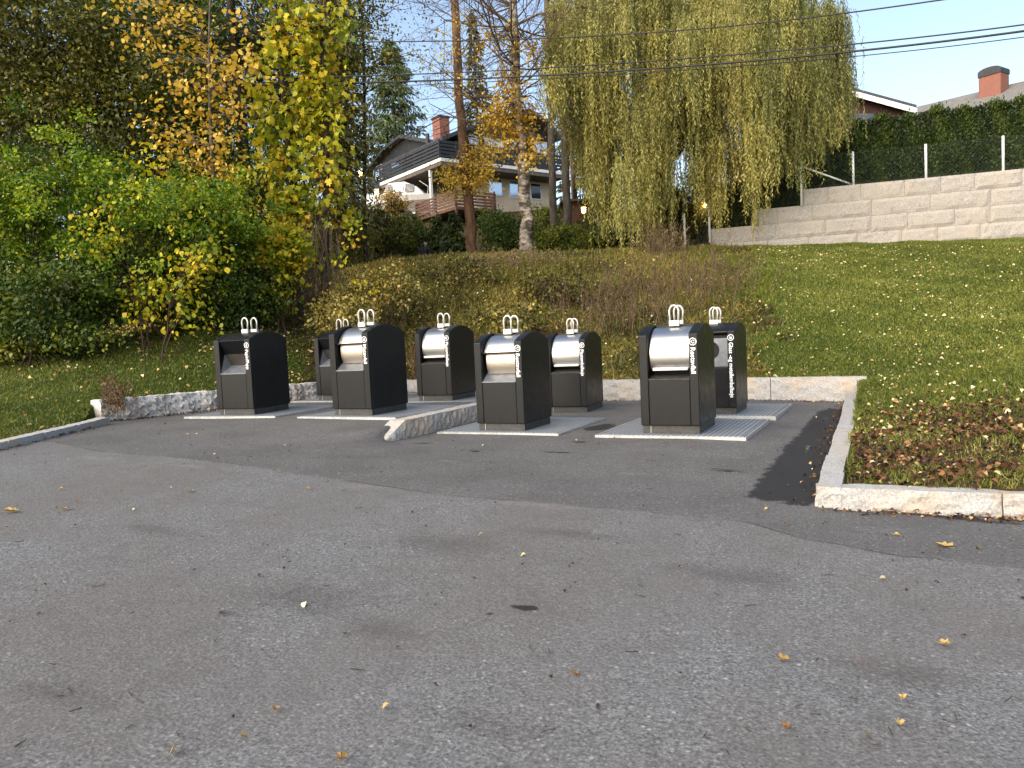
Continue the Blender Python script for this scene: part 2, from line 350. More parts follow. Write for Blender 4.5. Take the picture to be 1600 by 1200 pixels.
for a in [(0, 600, 14), (200, 575, 15), (330, 548, 16), (440, 530, 17), (0, 555, 20), (200, 520, 24), (400, 470, 24), (470, 503, 19), (-200, 560, 20),
          (560, 420, 24), (700, 404, 24), (830, 402, 24.5), (950, 396, 25.5), (1080, 388, 27), (1255, 382, 26), (1430, 377, 25), (1600, 372, 24.1), (1900, 362, 22.8),
          (560, 500, 19.5), (700, 500, 19), (830, 492, 19), (1000, 482, 19.5), (1150, 480, 19), (1300, 480, 17.5), (1450, 480, 16.5), (1600, 495, 14.5),
          (1600, 640, 8), (1600, 560, 11), (1450, 560, 13), (560, 436, 31), (668, 438, 31), (820, 428, 30.5), (950, 402, 31), (620, 345, 46), (750, 343, 43), (870, 345, 42), (940, 375, 36),
          (400, 420, 34), (100, 470, 34), (700, 330, 60), (400, 380, 60), (0, 430, 60), (1000, 330, 60), (1300, 300, 60), (1700, 270, 60), (1100, 360, 34)]:
    cp.append(tuple(at(*a)))
cp = np.array(cp)
def _U(d2): return np.where(d2 > 1e-12, .5*d2*np.log(np.maximum(d2, 1e-12)), 0)
_n = len(cp); _K = _U(((cp[:, None, :2]-cp[None, :, :2])**2).sum(-1)) + np.eye(_n)*.6
_A = np.zeros((_n+3, _n+3)); _A[:_n, :_n] = _K; _A[:_n, _n] = 1; _A[:_n, _n+1:] = cp[:, :2]; _A[_n:, :_n] = _A[:_n, _n:].T
_W = np.linalg.solve(_A, np.concatenate([cp[:, 2], [0, 0, 0]]))
# granite retaining wall line
WZ = 6.02
WP2 = at(1600, 372, 24.1); WP1 = at(1255, 382, 26.0)
WD = unit((WP2-WP1)*np.array([1, 1, 0])); WN = np.array([-WD[1], WD[0], 0])   # points away from the camera side
def wx(px):      # distance along wall of a pixel column (x)
    P = onplane(px, 330, WP1, WN); return float(np.dot(P-WP1, WD))
def zt(x, y):
    x = np.asarray(x, float); y = np.asarray(y, float); sh = x.shape; x = x.ravel(); y = y.ravel()
    z = np.zeros(len(x))
    for i in range(0, len(x), 20000):
        q = slice(i, i+20000)
        d2 = (x[q, None]-cp[None, :, 0])**2+(y[q, None]-cp[None, :, 1])**2
        z[q] = _U(d2)@_W[:_n]+_W[_n]+x[q]*_W[_n+1]+y[q]*_W[_n+2]
    r = np.hypot(x, y); far = 9*sstep(y, 0, 60)
    w = sstep(r, 62, 100); z = np.where(np.isfinite(z), z, 0); z = z*(1-w)+far*w
    z = np.clip(z, -.6, 13)
    # terrace behind the retaining wall
    s = (x-WP1[0])*WD[0]+(y-WP1[1])*WD[1]; d = (x-WP1[0])*WN[0]+(y-WP1[1])*WN[1]
    top = np.where(s > -.1, WZ-.1, np.where(s > wx(1181), WZ-.63, np.where(s > wx(1108), WZ-1.16, 0)))
    z = np.where((d > .35) & (d < 14) & (s < 30), np.maximum(z, top*(1-sstep(d, 10, 14))), z)
    return z.reshape(sh)
def zg(x, y): return float(zt(np.array([x]), np.array([y]))[0])
def spot(px, d):
    P = at(px, 480, d); return np.array([P[0], P[1], zg(P[0], P[1])])
def axis_lines(fine0, fine1, step, lo, hi, extra=()):
    a = list(np.arange(fine0, fine1+1e-6, step)); s = step; v = fine1
    while v < hi: s *= 1.09; v += s; a.append(v)
    s = step; v = fine0
    while v > lo: s *= 1.09; v -= s; a.append(v)
    return np.array(sorted(set([round(q, 4) for q in a]+list(extra))))
def sheet(name, X, Y, Z, mat, attrs, kind='structure', keep=None):
    nx, ny = len(X), len(Y); gx, gy = np.meshgrid(X, Y); V = np.stack([gx, gy, Z], -1).reshape(-1, 3)
    i = np.arange(nx*ny).reshape(ny, nx); F = np.stack([i[:-1, :-1], i[:-1, 1:], i[1:, 1:], i[1:, :-1]], -1)
    if keep is not None: F = F[keep]
    F = F.reshape(-1, 4)
    me = bpy.data.meshes.new(name); me.vertices.add(len(V)); me.vertices.foreach_set('co', V.ravel().astype(np.float32))
    me.loops.add(F.size); me.loops.foreach_set('vertex_index', F.ravel().astype(np.int32)); me.polygons.add(len(F))
    me.polygons.foreach_set('loop_start', (np.arange(len(F))*4).astype(np.int32))
    for k, a in attrs.items():
        q = me.attributes.new(k, 'FLOAT', 'POINT'); q.data.foreach_set('value', a.ravel().astype(np.float32))
    me.update(calc_edges=True); me.validate()
    o = link(name, me, mat, smooth=True); o['kind'] = kind; return o
X = axis_lines(-14, 8, .14, -260, 260, (-.31, -.24)); Y = axis_lines(2, 28, .14, -200, 320, (13.99, 14.05))
gx, gy = np.meshgrid(X, Y); ins = inside(gx, gy, PAVED_T)
Z = zt(gx, gy); Z = np.where(ins, zpaved(gx, gy)-.25, Z + .03*np.sin(gx*3.1+gy*1.7)*np.sin(gy*2.3-gx))
# bank zone: brown between the ridge and the wall, forest floor at left, green lawn at right and left front
P1 = at(1130, 400, 26); P2 = np.array([-2.0, 14.2]); vx, vy = P1[0]-P2[0], P1[1]-P2[1]
side = ((gx-P2[0])*vy-(gy-P2[1])*vx)/math.hypot(vx, vy)      # >0 right of the line: lawn
zone = 1-sstep(side, -1.2, .8)
leftl = sstep(-gx, 10.6, 11.2)*(1-sstep(gy-(-gx-11)*.25, 12, 14.5)); zone = zone*(1-leftl)
zone = np.maximum(zone, sstep(gy, 24, 27)*.9*(1-sstep(side, -.5, .8)))
kb = np.exp(-((gx-.9)/1.3)**2-((gy-8.3)/2.3)**2); zone = np.clip(zone+kb*1.1, 0, 1)
sheet('ground', X, Y, Z, M['ground'], {'zone': zone})

# paved sheet with seam and stains
SEAM = [gp(*p)[:2] for p in [(-400, 640), (0, 678), (83, 691), (153, 704), (262, 713), (372, 726), (437, 735), (530, 748), (700, 775), (850, 786), (1000, 797), (1170, 815), (1250, 840), (1400, 868), (1600, 888), (1900, 925)]]
STAIN = [(745, 705, .16, .10), (870, 706, .38, .10), (812, 951, .11, .05), (824, 953, .05, .03), (660, 693, .22, .09), (1135, 735, .3, .12), (1010, 720, .3, .05), (560, 655, .3, .06), (905, 690, .25, .12), (940, 668, .22, .35),
         (1260, 745, .22, .55), (1290, 690, .20, .8), (1312, 660, .2, .9), (1325, 640, .2, .7), (1245, 785, .18, .15), (590, 650, .2, .1), (1530, 815, .5, .1), (1400, 800, .4, .08), (760, 960, .05, .02), (350, 960, .15, .08)]
SMUDGE = [(480, 935, .45, .28), (700, 850, .5, .3), (100, 1085, .3, .12), (1150, 900, .5, .2), (600, 985, .2, .12), (900, 835, .5, .12), (1400, 1050, .3, .15), (250, 830, .4, .12), (760, 1130, .2, .1)]
DUST = [(990, 740, .25, .14), (700, 720, .3, .1), (420, 890, .25, .1), (300, 730, .5, .15), (1262, 700, .06, .5), (1290, 655, .07, .6), (1150, 715, .3, .1), (150, 715, .8, .2), (850, 790, .8, .18), (560, 760, .5, .15), (390, 915, .1, .04)]
Xa = axis_lines(-12, 3.5, .07, -60, 60, (-5.68, -5.78)); Ya = axis_lines(1.5, 14.05, .07, -80, 16)
gx, gy = np.meshgrid(Xa, Ya)
def polysd(gx, gy, pts):
    best = np.full(gx.shape, 1e9); sg = np.zeros(gx.shape)
    for a, b in zip(pts[:-1], pts[1:]):
        dx, dy = b[0]-a[0], b[1]-a[1]; L2 = dx*dx+dy*dy
        tt = np.clip(((gx-a[0])*dx+(gy-a[1])*dy)/L2, 0, 1); d = np.hypot(gx-a[0]-tt*dx, gy-a[1]-tt*dy)
        s = np.sign(dx*(gy-a[1])-dy*(gx-a[0])); m = d < best; best = np.where(m, d, best); sg = np.where(m, s, sg)
    return best*sg
seam = polysd(gx, gy, SEAM)
smudge = np.zeros(gx.shape); stain = np.zeros(gx.shape); dust = np.zeros(gx.shape)
for lst, arr in ((STAIN, stain), (DUST, dust), (SMUDGE, smudge)):
    for px, py, rx, ry in lst:
        P = gp(px, py); arr += np.exp(-((gx-P[0])/rx)**2-((gy-P[1])/ry)**2)*.62
stain = np.maximum(stain, .9*sstep(gx, -1.15+.03*(gy-6), -.80+.03*(gy-6))*(1-sstep(gy, 12.2, 13.4))*sstep(gy, 6.0, 6.5))
stain += .3*np.exp(-((gx+3.45)/.3)**2)*sstep(gy, 9.0, 9.6)
ins = inside(gx, gy); Za = np.where(ins, zpaved(gx, gy)+.006*np.sin(gx*1.9+1)*np.sin(gy*1.3), -1.5)
Za = np.where((~ins) & (gx < -9) & (gy > 0), zpaved(gx, gy)-.2, Za)
sheet('parking_area', Xa, Ya, Za, M['asphalt'], {'seam': seam, 'stain': np.clip(stain, 0, .9), 'dust': np.clip(dust, 0, .9), 'smudge': np.clip(smudge, 0, .9)})

# ------------------------------------------------------------------ stones
def vnoise(P, s, seed=0):
    """cheap smooth pseudo noise"""
    P = np.asarray(P)*s; r = np.random.default_rng(seed); o = np.zeros(len(P))
    for k in range(6):
        a = r.normal(size=3)*(1+k*.6); o += np.sin(P@a+r.uniform(0, 6.3))/(1+k*.45)
    return o/2.6
def stone_run(name, pts, label, cat, mat, thick, blocks=1.0, rough=.03, seed=0, taper0=0, parent=None, off=1, step=.045, toprough=.25):
    """pts: (x, y, zbottom, ztop) along the face side; thickness grows to the left of travel (off=1) or right"""
    mb = MB(); r = random.Random(seed); P = np.array(pts, float)
    seg = np.linalg.norm(np.diff(P[:, :2], axis=0), axis=1); cum = np.concatenate([[0], np.cumsum(seg)]); T = cum[-1]
    def ev(s): return np.array([np.interp(s, cum, P[:, i]) for i in range(4)])
    s = 0
    while s < T-.02:
        L = blocks*r.uniform(.75, 1.25); e = s+L
        if e > T-.3*blocks: e = T
        n = max(3, int((e-s)/step)); g = r.uniform(-.008, .008)
        a0, b0 = s+.006, e-.006
        vs = []
        mid = ev((a0+b0)/2); d = (ev(b0)-ev(a0))[:2]; d /= np.linalg.norm(d)+1e-9; nn = np.array([-d[1], d[0]])*off
        hsteps = max(3, int((mid[3]-mid[2])/step)); tsteps = max(2, int(thick/step))
        # profile: face up, top across, back down
        prof = [(0, j/hsteps) for j in range(hsteps+1)]+[(i/tsteps, 1) for i in range(1, tsteps+1)]+[(1, .5), (1, 0)]
        m = len(prof)
        for i in range(n+1):
            q = ev(a0+(b0-a0)*i/n); k = 1
            if taper0: k = min(1, .12+(a0+(b0-a0)*i/n)/taper0)
            for (u, v) in prof:
                z = q[2]+(q[3]-q[2])*v*k
                vs.append([q[0]+nn[0]*(u*thick+g), q[1]+nn[1]*(u*thick+g), z])
        V = np.array(vs); no = vnoise(V, 9, seed)*.6+vnoise(V, 24, seed+1)*.4
        hv = np.array([p[1] for p in prof]*(n+1)); uu = np.array([p[0] for p in prof]*(n+1))
        face = (uu == 0) & (hv < .99); back = np.where(face, 1, toprough)
        bul = np.where(face, (1-np.abs(hv*2-1)**2)*.5+no, no)
        V[:, 0] -= nn[0]*bul*rough*back*np.where(uu > .9, 0, 1); V[:, 1] -= nn[1]*bul*rough*back*np.where(uu > .9, 0, 1)
        V[:, 2] += np.where(hv > .9, no*rough*toprough, 0)
        F = [(i*m+j, (i+1)*m+j, (i+1)*m+j+1, i*m+j+1) for i in range(n) for j in range(m-1)]
        F += [tuple(range(m)), tuple((n*m+j) for j in range(m-1, -1, -1))]
        mb.add(V, F); s = e
    o = mb.build(name, mat, parent, smooth=False)
    if parent is None: tag(o, label, cat)
    return o
stone_run('granite_retaining_wall', [(-.12, 13.95, .05, .59), (-5, 13.95, .05, .615), (-10.62, 13.95, .2, .72)], 'low pale granite wall along the grass behind the rear row of containers', 'wall', M['granite'], .2, 1.75, .022, 3, off=-1)
stone_run('granite_retaining_wall', [(-10.55, 13.7, .25, .74), (-10.62, 12.2, .25, .76), (-11.3, 8.32, .3, .80)], 'rough split granite wall between the left lawn and the leftmost container', 'wall', M['granite_pale'], .26, 1.3, .085, 5, off=-1)
stone_run('granite_kerb', [(-.42, 13.9, .0, .33), (-.40, 10, .0, .30), (-.42, 6.17, -.05, .27)], 'grey granite kerb running along the black asphalt strip right of the containers', 'kerb', M['granite'], .17, 1.0, .02, 7, off=1)
stone_run('granite_kerb', [(-.41, 6.16, -.2, .27), (.95, 6.36, -.2, .235), (4, 6.95, -.2, .2), (12, 8.3, -.2, .2)], 'rough faced granite kerb in front of the leaf covered lawn corner', 'kerb', M['granite'], .17, 1.25, .035, 9, off=1)
stone_run('granite_kerb', [(-5.66, 7.98, .18, .47), (-5.66, 12.3, .12, .475)], 'granite kerb wedge with a tapered end between the two groups of containers', 'kerb', M['granite'], .24, 2.2, .03, 11, taper0=.7, off=1)
stone_run('granite_kerb', [(-10.95, 8.0, .3, .56), (-10.75, 7.6, .3, .545), (-9.85, 5.9, .25, .53), (-9.3, 4.6, .2, .5)], 'low sunken grey kerb at the left lawn edge', 'kerb', M['granite'], .2, .9, .03, 13, off=1)

# retaining wall of granite blocks on the lawn crest
wall = thing('block_wall', 'tall stepped wall of pale granite blocks on the lawn crest under the wire fence', 'wall', (0, 0, 0))
def wpt(s, d, z): return WP1+WD*s+WN*d+np.array([0, 0, z-WP1[2]])
lv = [wx(1255), wx(1181), wx(1108), wx(1072)]
mb = MB(); S1 = wx(1600)+9; H_ = .53; r_ = random.Random(4)
for k in range(7):
    s = lv[min(k, 3)]; ztop = WZ-k*H_; first = True
    while s < S1:
        L = r_.uniform(.9, 1.9) if not first else r_.uniform(.6, 1.4); first = False; e = min(S1, s+L)
        nx_, nz_ = max(4, int((e-s)/.11)), 5; V = []
        for j in range(nz_+1):
            for i in range(nx_+1):
                u = i/nx_; v = j/nz_; ss = s+.004+(e-s-.008)*u; zz = ztop-.003-(H_-.006)*(1-v)
                edge = min(u*(e-s), (1-u)*(e-s), v*H_, (1-v)*H_)
                bul = min(1, edge/.03)
                V.append((ss, zz, bul))
        V = np.array(V); P = np.array([wpt(a, 0, b) for a, b, c in V]); no = vnoise(P, 3.5, k*7+int(s*3) % 5)*.6+vnoise(P, 9, k)*.4
        P -= WN[None, :]*((no*.035+.022+hash((k, round(s, 2))) % 7*.003)*V[:, 2])[:, None]
        nn_ = nx_+1; F = [(j*nn_+i, j*nn_+i+1, (j+1)*nn_+i+1, (j+1)*nn_+i) for j in range(nz_) for i in range(nx_)]
        o0 = len(P); top = [wpt(s+.008+(e-s-.016)*i/nx_, .45, ztop-.006) for i in range(nn_)]
        P = np.vstack([P, top]); F += [(nz_*nn_+i, nz_*nn_+i+1, o0+i+1, o0+i) for i in range(nx_)]
        c0 = len(P); P = np.vstack([P, [wpt(s+.008, .45, ztop-H_)]]); F += [tuple([j*nn_ for j in range(nz_+1)]+[o0, c0])]
        mb.add(P, F); s = e
mb.build('blocks', M['granite_wall'], wall)

# wire fence on the wall
fence = thing('wire_fence', 'chain link fence with pale posts standing on top of the granite block wall', 'fence')
posts = [(1690, 0), (1570, 0), (1449, 0), (1335, 0), (1252.5, 0), (1181, 1), (1108, 2), (1069, 3)]
tops = {0: WZ+1.05, 1: WZ+.55, 2: WZ+.05, 3: WZ-.5}
for k, (px, lvl) in enumerate(posts):
    s = wx(px); zb = WZ-.1-lvl*.5-(.45 if px in (1252.5, 1181, 1108, 1069) else 0)
    m = MB().tube([wpt(s, -.1 if lvl or px == 1252.5 else .12, zb), wpt(s, -.1 if lvl or px == 1252.5 else .12, tops[lvl]+.04)], .04, 10); m.build('post', M['postwhite'], fence, smooth=True)
MB().tube([wpt(wx(1254), -.08, WZ+.75), wpt(wx(1331), .10, WZ+.04)], .03, 8).build('brace', M['postwhite'], fence, smooth=True)
for (pa, la), (pb, lb) in zip(posts[:-1], posts[1:]):
    a, b = wx(pb), wx(pa); lvl = lb; zt_, zb_ = tops[lvl], tops[lvl]-1.02; m = MB(); hh = zt_-zb_; sp = .085; dy = .03 if lb or pb == 1252.5 else .12
    for sg in (1, -1):
        q = a-hh
        while q < b+hh:
            x0, x1 = q, q+hh; z0, z1 = (zb_, zt_) if sg > 0 else (zt_, zb_)
            c0, c1 = max(x0, a), min(x1, b)
            if c1-c0 > .02:
                za = z0+(z1-z0)*(c0-x0)/hh; zb2 = z0+(z1-z0)*(c1-x0)/hh
                m.tube([wpt(c0, dy, za), wpt(c1, dy, zb2)], .0055, 3, False)
            q += sp*1.414
    for z in (zt_, zb_+.03): m.tube([wpt(a, dy, z), wpt(b, dy, z)], .006, 4, False)
    m.build('wire_mesh', M['wire'], fence)

# ------------------------------------------------------------------ containers
BW, BD, BH, ARC, LIP, COLW = .722, .915, 1.2, .125, .66, .108
def arc_z(y): return BH+ARC*(1-((y-BD/2)/(BD/2))**2)
def text_mesh(body, length, hgt):
    cu = bpy.data.curves.new('t', 'FONT'); cu.body = body; cu.size = 1; cu.extrude = 0; cu.resolution_u = 3; cu.offset = .014
    o = bpy.data.objects.new('t', cu); COL.objects.link(o); dg = bpy.context.evaluated_depsgraph_get(); dg.update()
    me = bpy.data.meshes.new_from_object(o.evaluated_get(dg)); bpy.data.objects.remove(o)
    V = np.array([v.co[:] for v in me.vertices]); x0, x1 = V[:, 0].min(), V[:, 0].max()
    return (V[:, 0]-x0)/(x1-x0)*length, V[:, 1]/.72*hgt, [tuple(p.vertices) for p in me.polygons]
def ring(mb, cx, cz, r0, r1, y, n=28, a0=0, a1=2*math.pi):
    full = abs(a1-a0-2*math.pi) < 1e-3; k = n if full else n+1; vs = []
    for i in range(k):
        a = a0+(a1-a0)*i/n
        for r in (r0, r1): vs.append((cx+r*math.cos(a), y, cz+r*math.sin(a)))
    fs = [(2*i, 2*i+1, (2*i+3) % (2*k), (2*i+2) % (2*k)) for i in range(n)]
    mb.add(vs, fs)
def disc(mb, cx, cz, rx, rz, y, n=18):
    mb.add([(cx+rx*math.cos(2*math.pi*i/n), y, cz+rz*math.sin(2*math.pi*i/n)) for i in range(n)], [tuple(range(n))])
def make_bin(kind, text, tlen, label, x, y, z, rz, cat='waste container', glyph='hex'):
    # thing origin: bottom centre of the column; local -Y is the front
    cs, sn = math.cos(rz), math.sin(rz); ox, oy = -.0064, -.2721
    root = thing('waste_container', label, cat, (x+cs*ox-sn*oy, y+sn*ox+cs*oy, z), rz, 'underground waste containers in two rows')
    yf = -BD/2; W2 = BW/2
    fn = lambda u, v, w: (w, yf+u, v)
    b = MB(); ys = np.linspace(0, BD, 15)
    full = [(0, .1), (0, BH)]+[(q, arc_z(q)) for q in ys[1:-1]]+[(BD, BH), (BD, .1)]
    b.prism(full, -W2, -W2+COLW, fn); b.prism(full, W2-COLW, W2, fn)
    a, c = -W2+COLW+.001, W2-COLW-.001
    if kind in ('cover', 'open'): yb, zt0 = .40, arc_z(.40)
    elif kind == 'slot': yb, zt0 = .30, 1.19
    else: yb, zt0 = .10, 1.16
    if kind == 'slot':
        cen = [(.003, .1), (.003, LIP), (yb, LIP), (yb, 1.0), (.12, .97), (.004, BH-.01)]+[(q, arc_z(q)-.003) for q in ys if q > .03 and q < BD-.01]+[(BD-.003, BH-.003), (BD-.003, .1)]
    elif kind == 'glass':
        cen = [(.003, .1), (.003, LIP+.02), (.09, LIP+.02), (.09, 1.15), (.02, 1.17), (.02, BH)]+[(q, arc_z(q)-.003) for q in ys if q > .03 and q < BD-.01]+[(BD-.003, BH-.003), (BD-.003, .1)]
    else:
        cen = [(.003, .1), (.003, LIP), (yb, LIP), (yb, zt0-.003)]+[(q, arc_z(q)-.003) for q in ys if q > yb+.02 and q < BD-.01]+[(BD-.003, BH-.003), (BD-.003, .1)]
    b.prism(cen, a, c, fn)
    # a folded lip round the opening
    b.build('body', M['black'], root, bevel=.009)
    p = MB(); p.box((-W2+.014, yf+.03, 0), (W2-.014, -yf-.03, .098)); p.build('plinth', M['black_plinth'], root, bevel=.004)
    MB().box((a+.002, yf+.024, .006), (a+.008, yf+.0275, .092)).build('plinth_joint', M['rim'], root)
    cyl_y, cyl_z, RR = yf+.40, .945, .345
    def arcshell(r0, r1, a0, a1, x0, x1, n=26):
        m = MB(); poly = [(r1*math.cos(R(a0+(a1-a0)*i/n)), r1*math.sin(R(a0+(a1-a0)*i/n))) for i in range(n+1)]+[(r0*math.cos(R(a1+(a0-a1)*i/n)), r0*math.sin(R(a1+(a0-a1)*i/n))) for i in range(n+1)]
        vs = []; N = n+1
        for x_ in (x0, x1):
            for u, v in poly: vs.append((x_, cyl_y+u, cyl_z+v))
        K = 2*N; fs = [(i, (i+1) % K, (i+1) % K+K, i+K) for i in range(K)]
        for x_ in (0, K): fs += [(x_+i, x_+i+1, x_+K-2-i, x_+K-1-i) for i in range(n)]
        m.add(vs, fs); return m
    def drumpart(name, r0, r1, a0, a1, x0, x1, mat_, n=40):
        m = arcshell(r0, r1-.001, a0, a1, x0, x1); k0 = len(m.f)
        vs = [(x_, cyl_y+r1*math.cos(R(a0+(a1-a0)*i/n)), cyl_z+r1*math.sin(R(a0+(a1-a0)*i/n))) for i in range(n+1) for x_ in (x0, x1)]
        m.add(vs, [(2*i, 2*i+2, 2*i+3, 2*i+1) for i in range(n)])
        o = m.build(name, mat_, root, fix=False); me = o.data
        me.polygons.foreach_set('use_smooth', [False]*k0+[True]*(len(me.polygons)-k0)); return o
    g = .012
    if kind == 'cover':
        drumpart('drum_cover', RR-.012, RR, 88, 207, a+g, c-g, M['steel'])
        ye, ze = cyl_y+RR*math.cos(R(207)), cyl_z+RR*math.sin(R(207))
        h = MB().box((a+.045, ye-.045, ze-.022), (c-.03, ye+.004, ze-.002)); h.box((a+.045, ye-.05, ze-.022), (c-.03, ye-.04, ze+.012)); h.build('handle', M['galv'], root, bevel=.003)
        arcshell(.30, .31, 60, 250, a+.02, c-.02).build('inner_drum', M['void'], root)
        m = MB(); m.add([(a, yf+.006, LIP+.005), (c, yf+.006, LIP+.005), (c-.004, yf+.20, LIP+.05), (a+.004, yf+.20, LIP+.05)], [(0, 1, 2, 3)]); m.box((a, yf-.004, LIP-.006), (c, yf+.008, LIP+.008)); m.build('tray', M['black_plinth'], root)
    elif kind == 'open':
        drumpart('drum_cover', RR-.012, RR, 88, 160, a+g, c-g, M['steel'])
        ye, ze = cyl_y+RR*math.cos(R(160)), cyl_z+RR*math.sin(R(160))
        h = MB().box((a+.01, ye-.04, ze-.018), (c-.02, ye+.01, ze)); h.build('handle', M['black'], root, bevel=.003)
        drumpart('inner_drum', .30, .31, 88, 215, a+.03, c-.02, M['drum'])
        MB().box((a, yf+.385, LIP), (c, yf+.395, 1.25)).build('back_plate', M['void'], root)
        m = MB(); m.add([(a, yf+.006, LIP+.006), (c, yf+.006, LIP+.006), (c-.004, yf+.20, LIP+.13), (a+.05, yf+.20, LIP+.13)], [(0, 1, 2, 3)])
        m.add([(a+.002, yf+.006, LIP+.006), (a+.05, yf+.20, LIP+.13), (a+.002, yf+.20, LIP+.15)], [(0, 1, 2)]); m.box((a, yf-.003, LIP-.003), (c, yf+.008, LIP+.009)); m.build('tray', M['tray'], root)
    elif kind == 'slot':
        m = MB(); m.add([(a+.002, yf+.115, .975), (c, yf+.115, .975), (c-.004, yf+.21, LIP+.13), (a+.05, yf+.21, LIP+.13)], [(0, 1, 2, 3)]); m.build('back_plate', plain('brown grey plate', (.06, .054, .048), .5, .4), root)
        m = MB(); m.add([(a, yf+.004, LIP+.006), (c, yf+.004, LIP+.006), (c-.004, yf+.21, LIP+.13), (a+.05, yf+.21, LIP+.13)], [(0, 1, 2, 3)]); m.add([(a+.003, yf+.004, LIP+.006), (a+.05, yf+.21, LIP+.13), (a+.003, yf+.115, .975)], [(0, 1, 2)])
        m.box((a, yf-.003, LIP-.003), (c, yf+.006, LIP+.008)); m.build('tray', M['tray'], root)
    else:
        m = MB(); n = 32; r0 = .125; cz = .93; x0, x1, z0, z1 = a+.004, c-.004, LIP+.03, 1.10
        outer = []
        for i in range(n):
            an = 2*math.pi*i/n; dx, dz = math.cos(an), math.sin(an); k = min((x1-0)/abs(dx) if abs(dx) > 1e-6 else 9, ((z1-cz) if dz > 0 else (cz-z0))/abs(dz) if abs(dz) > 1e-6 else 9)
            outer.append((dx*k, yf+.05, cz+dz*k))
        for q in ((x1, z1), (x0, z1), (x0, z0), (x1, z0)):      # square off the corners
            j = min(range(n), key=lambda i: (outer[i][0]-q[0])**2+(outer[i][2]-q[1])**2); outer[j] = (q[0], yf+.05, q[1])
        inner = [(r0*math.cos(2*math.pi*i/n), yf+.05, cz+r0*math.sin(2*math.pi*i/n)) for i in range(n)]
        m.add(inner+outer, [(i, (i+1) % n, n+(i+1) % n, n+i) for i in range(n)]); m.build('inlet_panel', M['tray'], root)
        m = MB(); ring(m, 0, cz, r0-.012, r0+.004, yf+.046); m.build('inlet_ring', M['void'], root)
        MB().box((x0, yf+.075, z0), (x1, yf+.085, 1.14)).build('back_plate', M['void'], root)
    # lifting loops
    for dy in (-.11, .11):
        lo = MB(); h0 = BH+ARC-.005; w = .05; pts = [(-w, dy, h0+.03), (-w-.008, dy, h0+.15)]
        pts += [(-(w+.008)*math.cos(R(t_)), dy, h0+.16+.075*math.sin(R(t_))) for t_ in range(0, 181, 20)]+[(w+.008, dy, h0+.15), (w, dy, h0+.03)]
        lo.tube(pts, .0125, 8); lp = lo.build('lifting_loop', M['galv'], root, smooth=True)
        br_ = MB().box((-w-.012, dy-.022, h0-.02), (w+.012, dy+.022, h0+.05)); br_.build('bracket', M['galv'], lp, bevel=.004)
    # print
    if text:
        yy = yf-.0035; cx = W2-COLW/2-.004; cz = 1.105; pr_ = MB(); ring(pr_, cx, cz, .037, .045, yy)
        if glyph == 'hex':
            for k in range(3): ring(pr_, cx, cz, .013, .023, yy, 6, R(k*120+10), R(k*120+95))
        elif glyph == 'apple':
            disc(pr_, cx-.006, cz-.004, .013, .018, yy); disc(pr_, cx+.009, cz-.004, .011, .016, yy-.0004); disc(pr_, cx+.006, cz+.020, .009, .004, yy-.0008)
        elif glyph == 'bottle':
            disc(pr_, cx-.008, cz-.006, .007, .018, yy); pr_.add([(cx-.011, yy-.0004, cz+.008), (cx-.005, yy-.0004, cz+.008), (cx-.005, yy-.0004, cz+.026), (cx-.011, yy-.0004, cz+.026)], [(0, 1, 2, 3)]); pr_.add([(cx+.003, yy, cz-.022), (cx+.017, yy, cz-.022), (cx+.017, yy, cz+.010), (cx+.003, yy, cz+.010)], [(0, 1, 2, 3)])
        elif glyph == 'sheet':
            pr_.add([(cx-.014, yy, cz-.02), (cx+.012, yy, cz-.02), (cx+.012, yy, cz+.006), (cx-.014, yy, cz+.006)], [(0, 1, 2, 3)]); pr_.add([(cx-.008, yy, cz+.010), (cx+.018, yy, cz+.010), (cx+.018, yy, cz+.020), (cx-.008, yy, cz+.020)], [(0, 1, 2, 3)])
        else:
            ring(pr_, cx, cz, .008, .022, yy, 10, R(30), R(300)); disc(pr_, cx+.004, cz, .006, .009, yy)
        pr_.build('pictogram', M['white_print'], root, fix=False)
        tx, ty, fs = text_mesh(text, tlen, .058)
        V = [(cx-.027+v, yy, 1.035-u) for u, v in zip(tx, ty)]
        me = bpy.data.meshes.new('lettering'); me.from_pydata(V, [], fs); link('lettering', me, M['white_print'], root)
    return root
def make_platform(x, y, z, rz, label, zb):
    root = thing('container_platform', label, 'platform', (x, y, zb), rz, 'metal platforms under the containers'); h = z-zb; a = .91
    fr = MB(); fr.box((-a, -a, -.05), (a, a, h-.02))
    for q in ((-a, -a, a, -a+.022), (-a, a-.022, a, a), (-a, -a+.022, -a+.022, a-.022), (a-.022, -a+.022, a, a-.022)): fr.box((q[0], q[1], h-.0201), (q[2], q[3], h-.003))
    fr.build('frame', M['rim'], root)
    m = MB(); m.box((-a+.04, -a+.04, h-.019), (a-.04, a-.04, h)); m.build('tread_plate', M['tread'], root, bevel=.003)
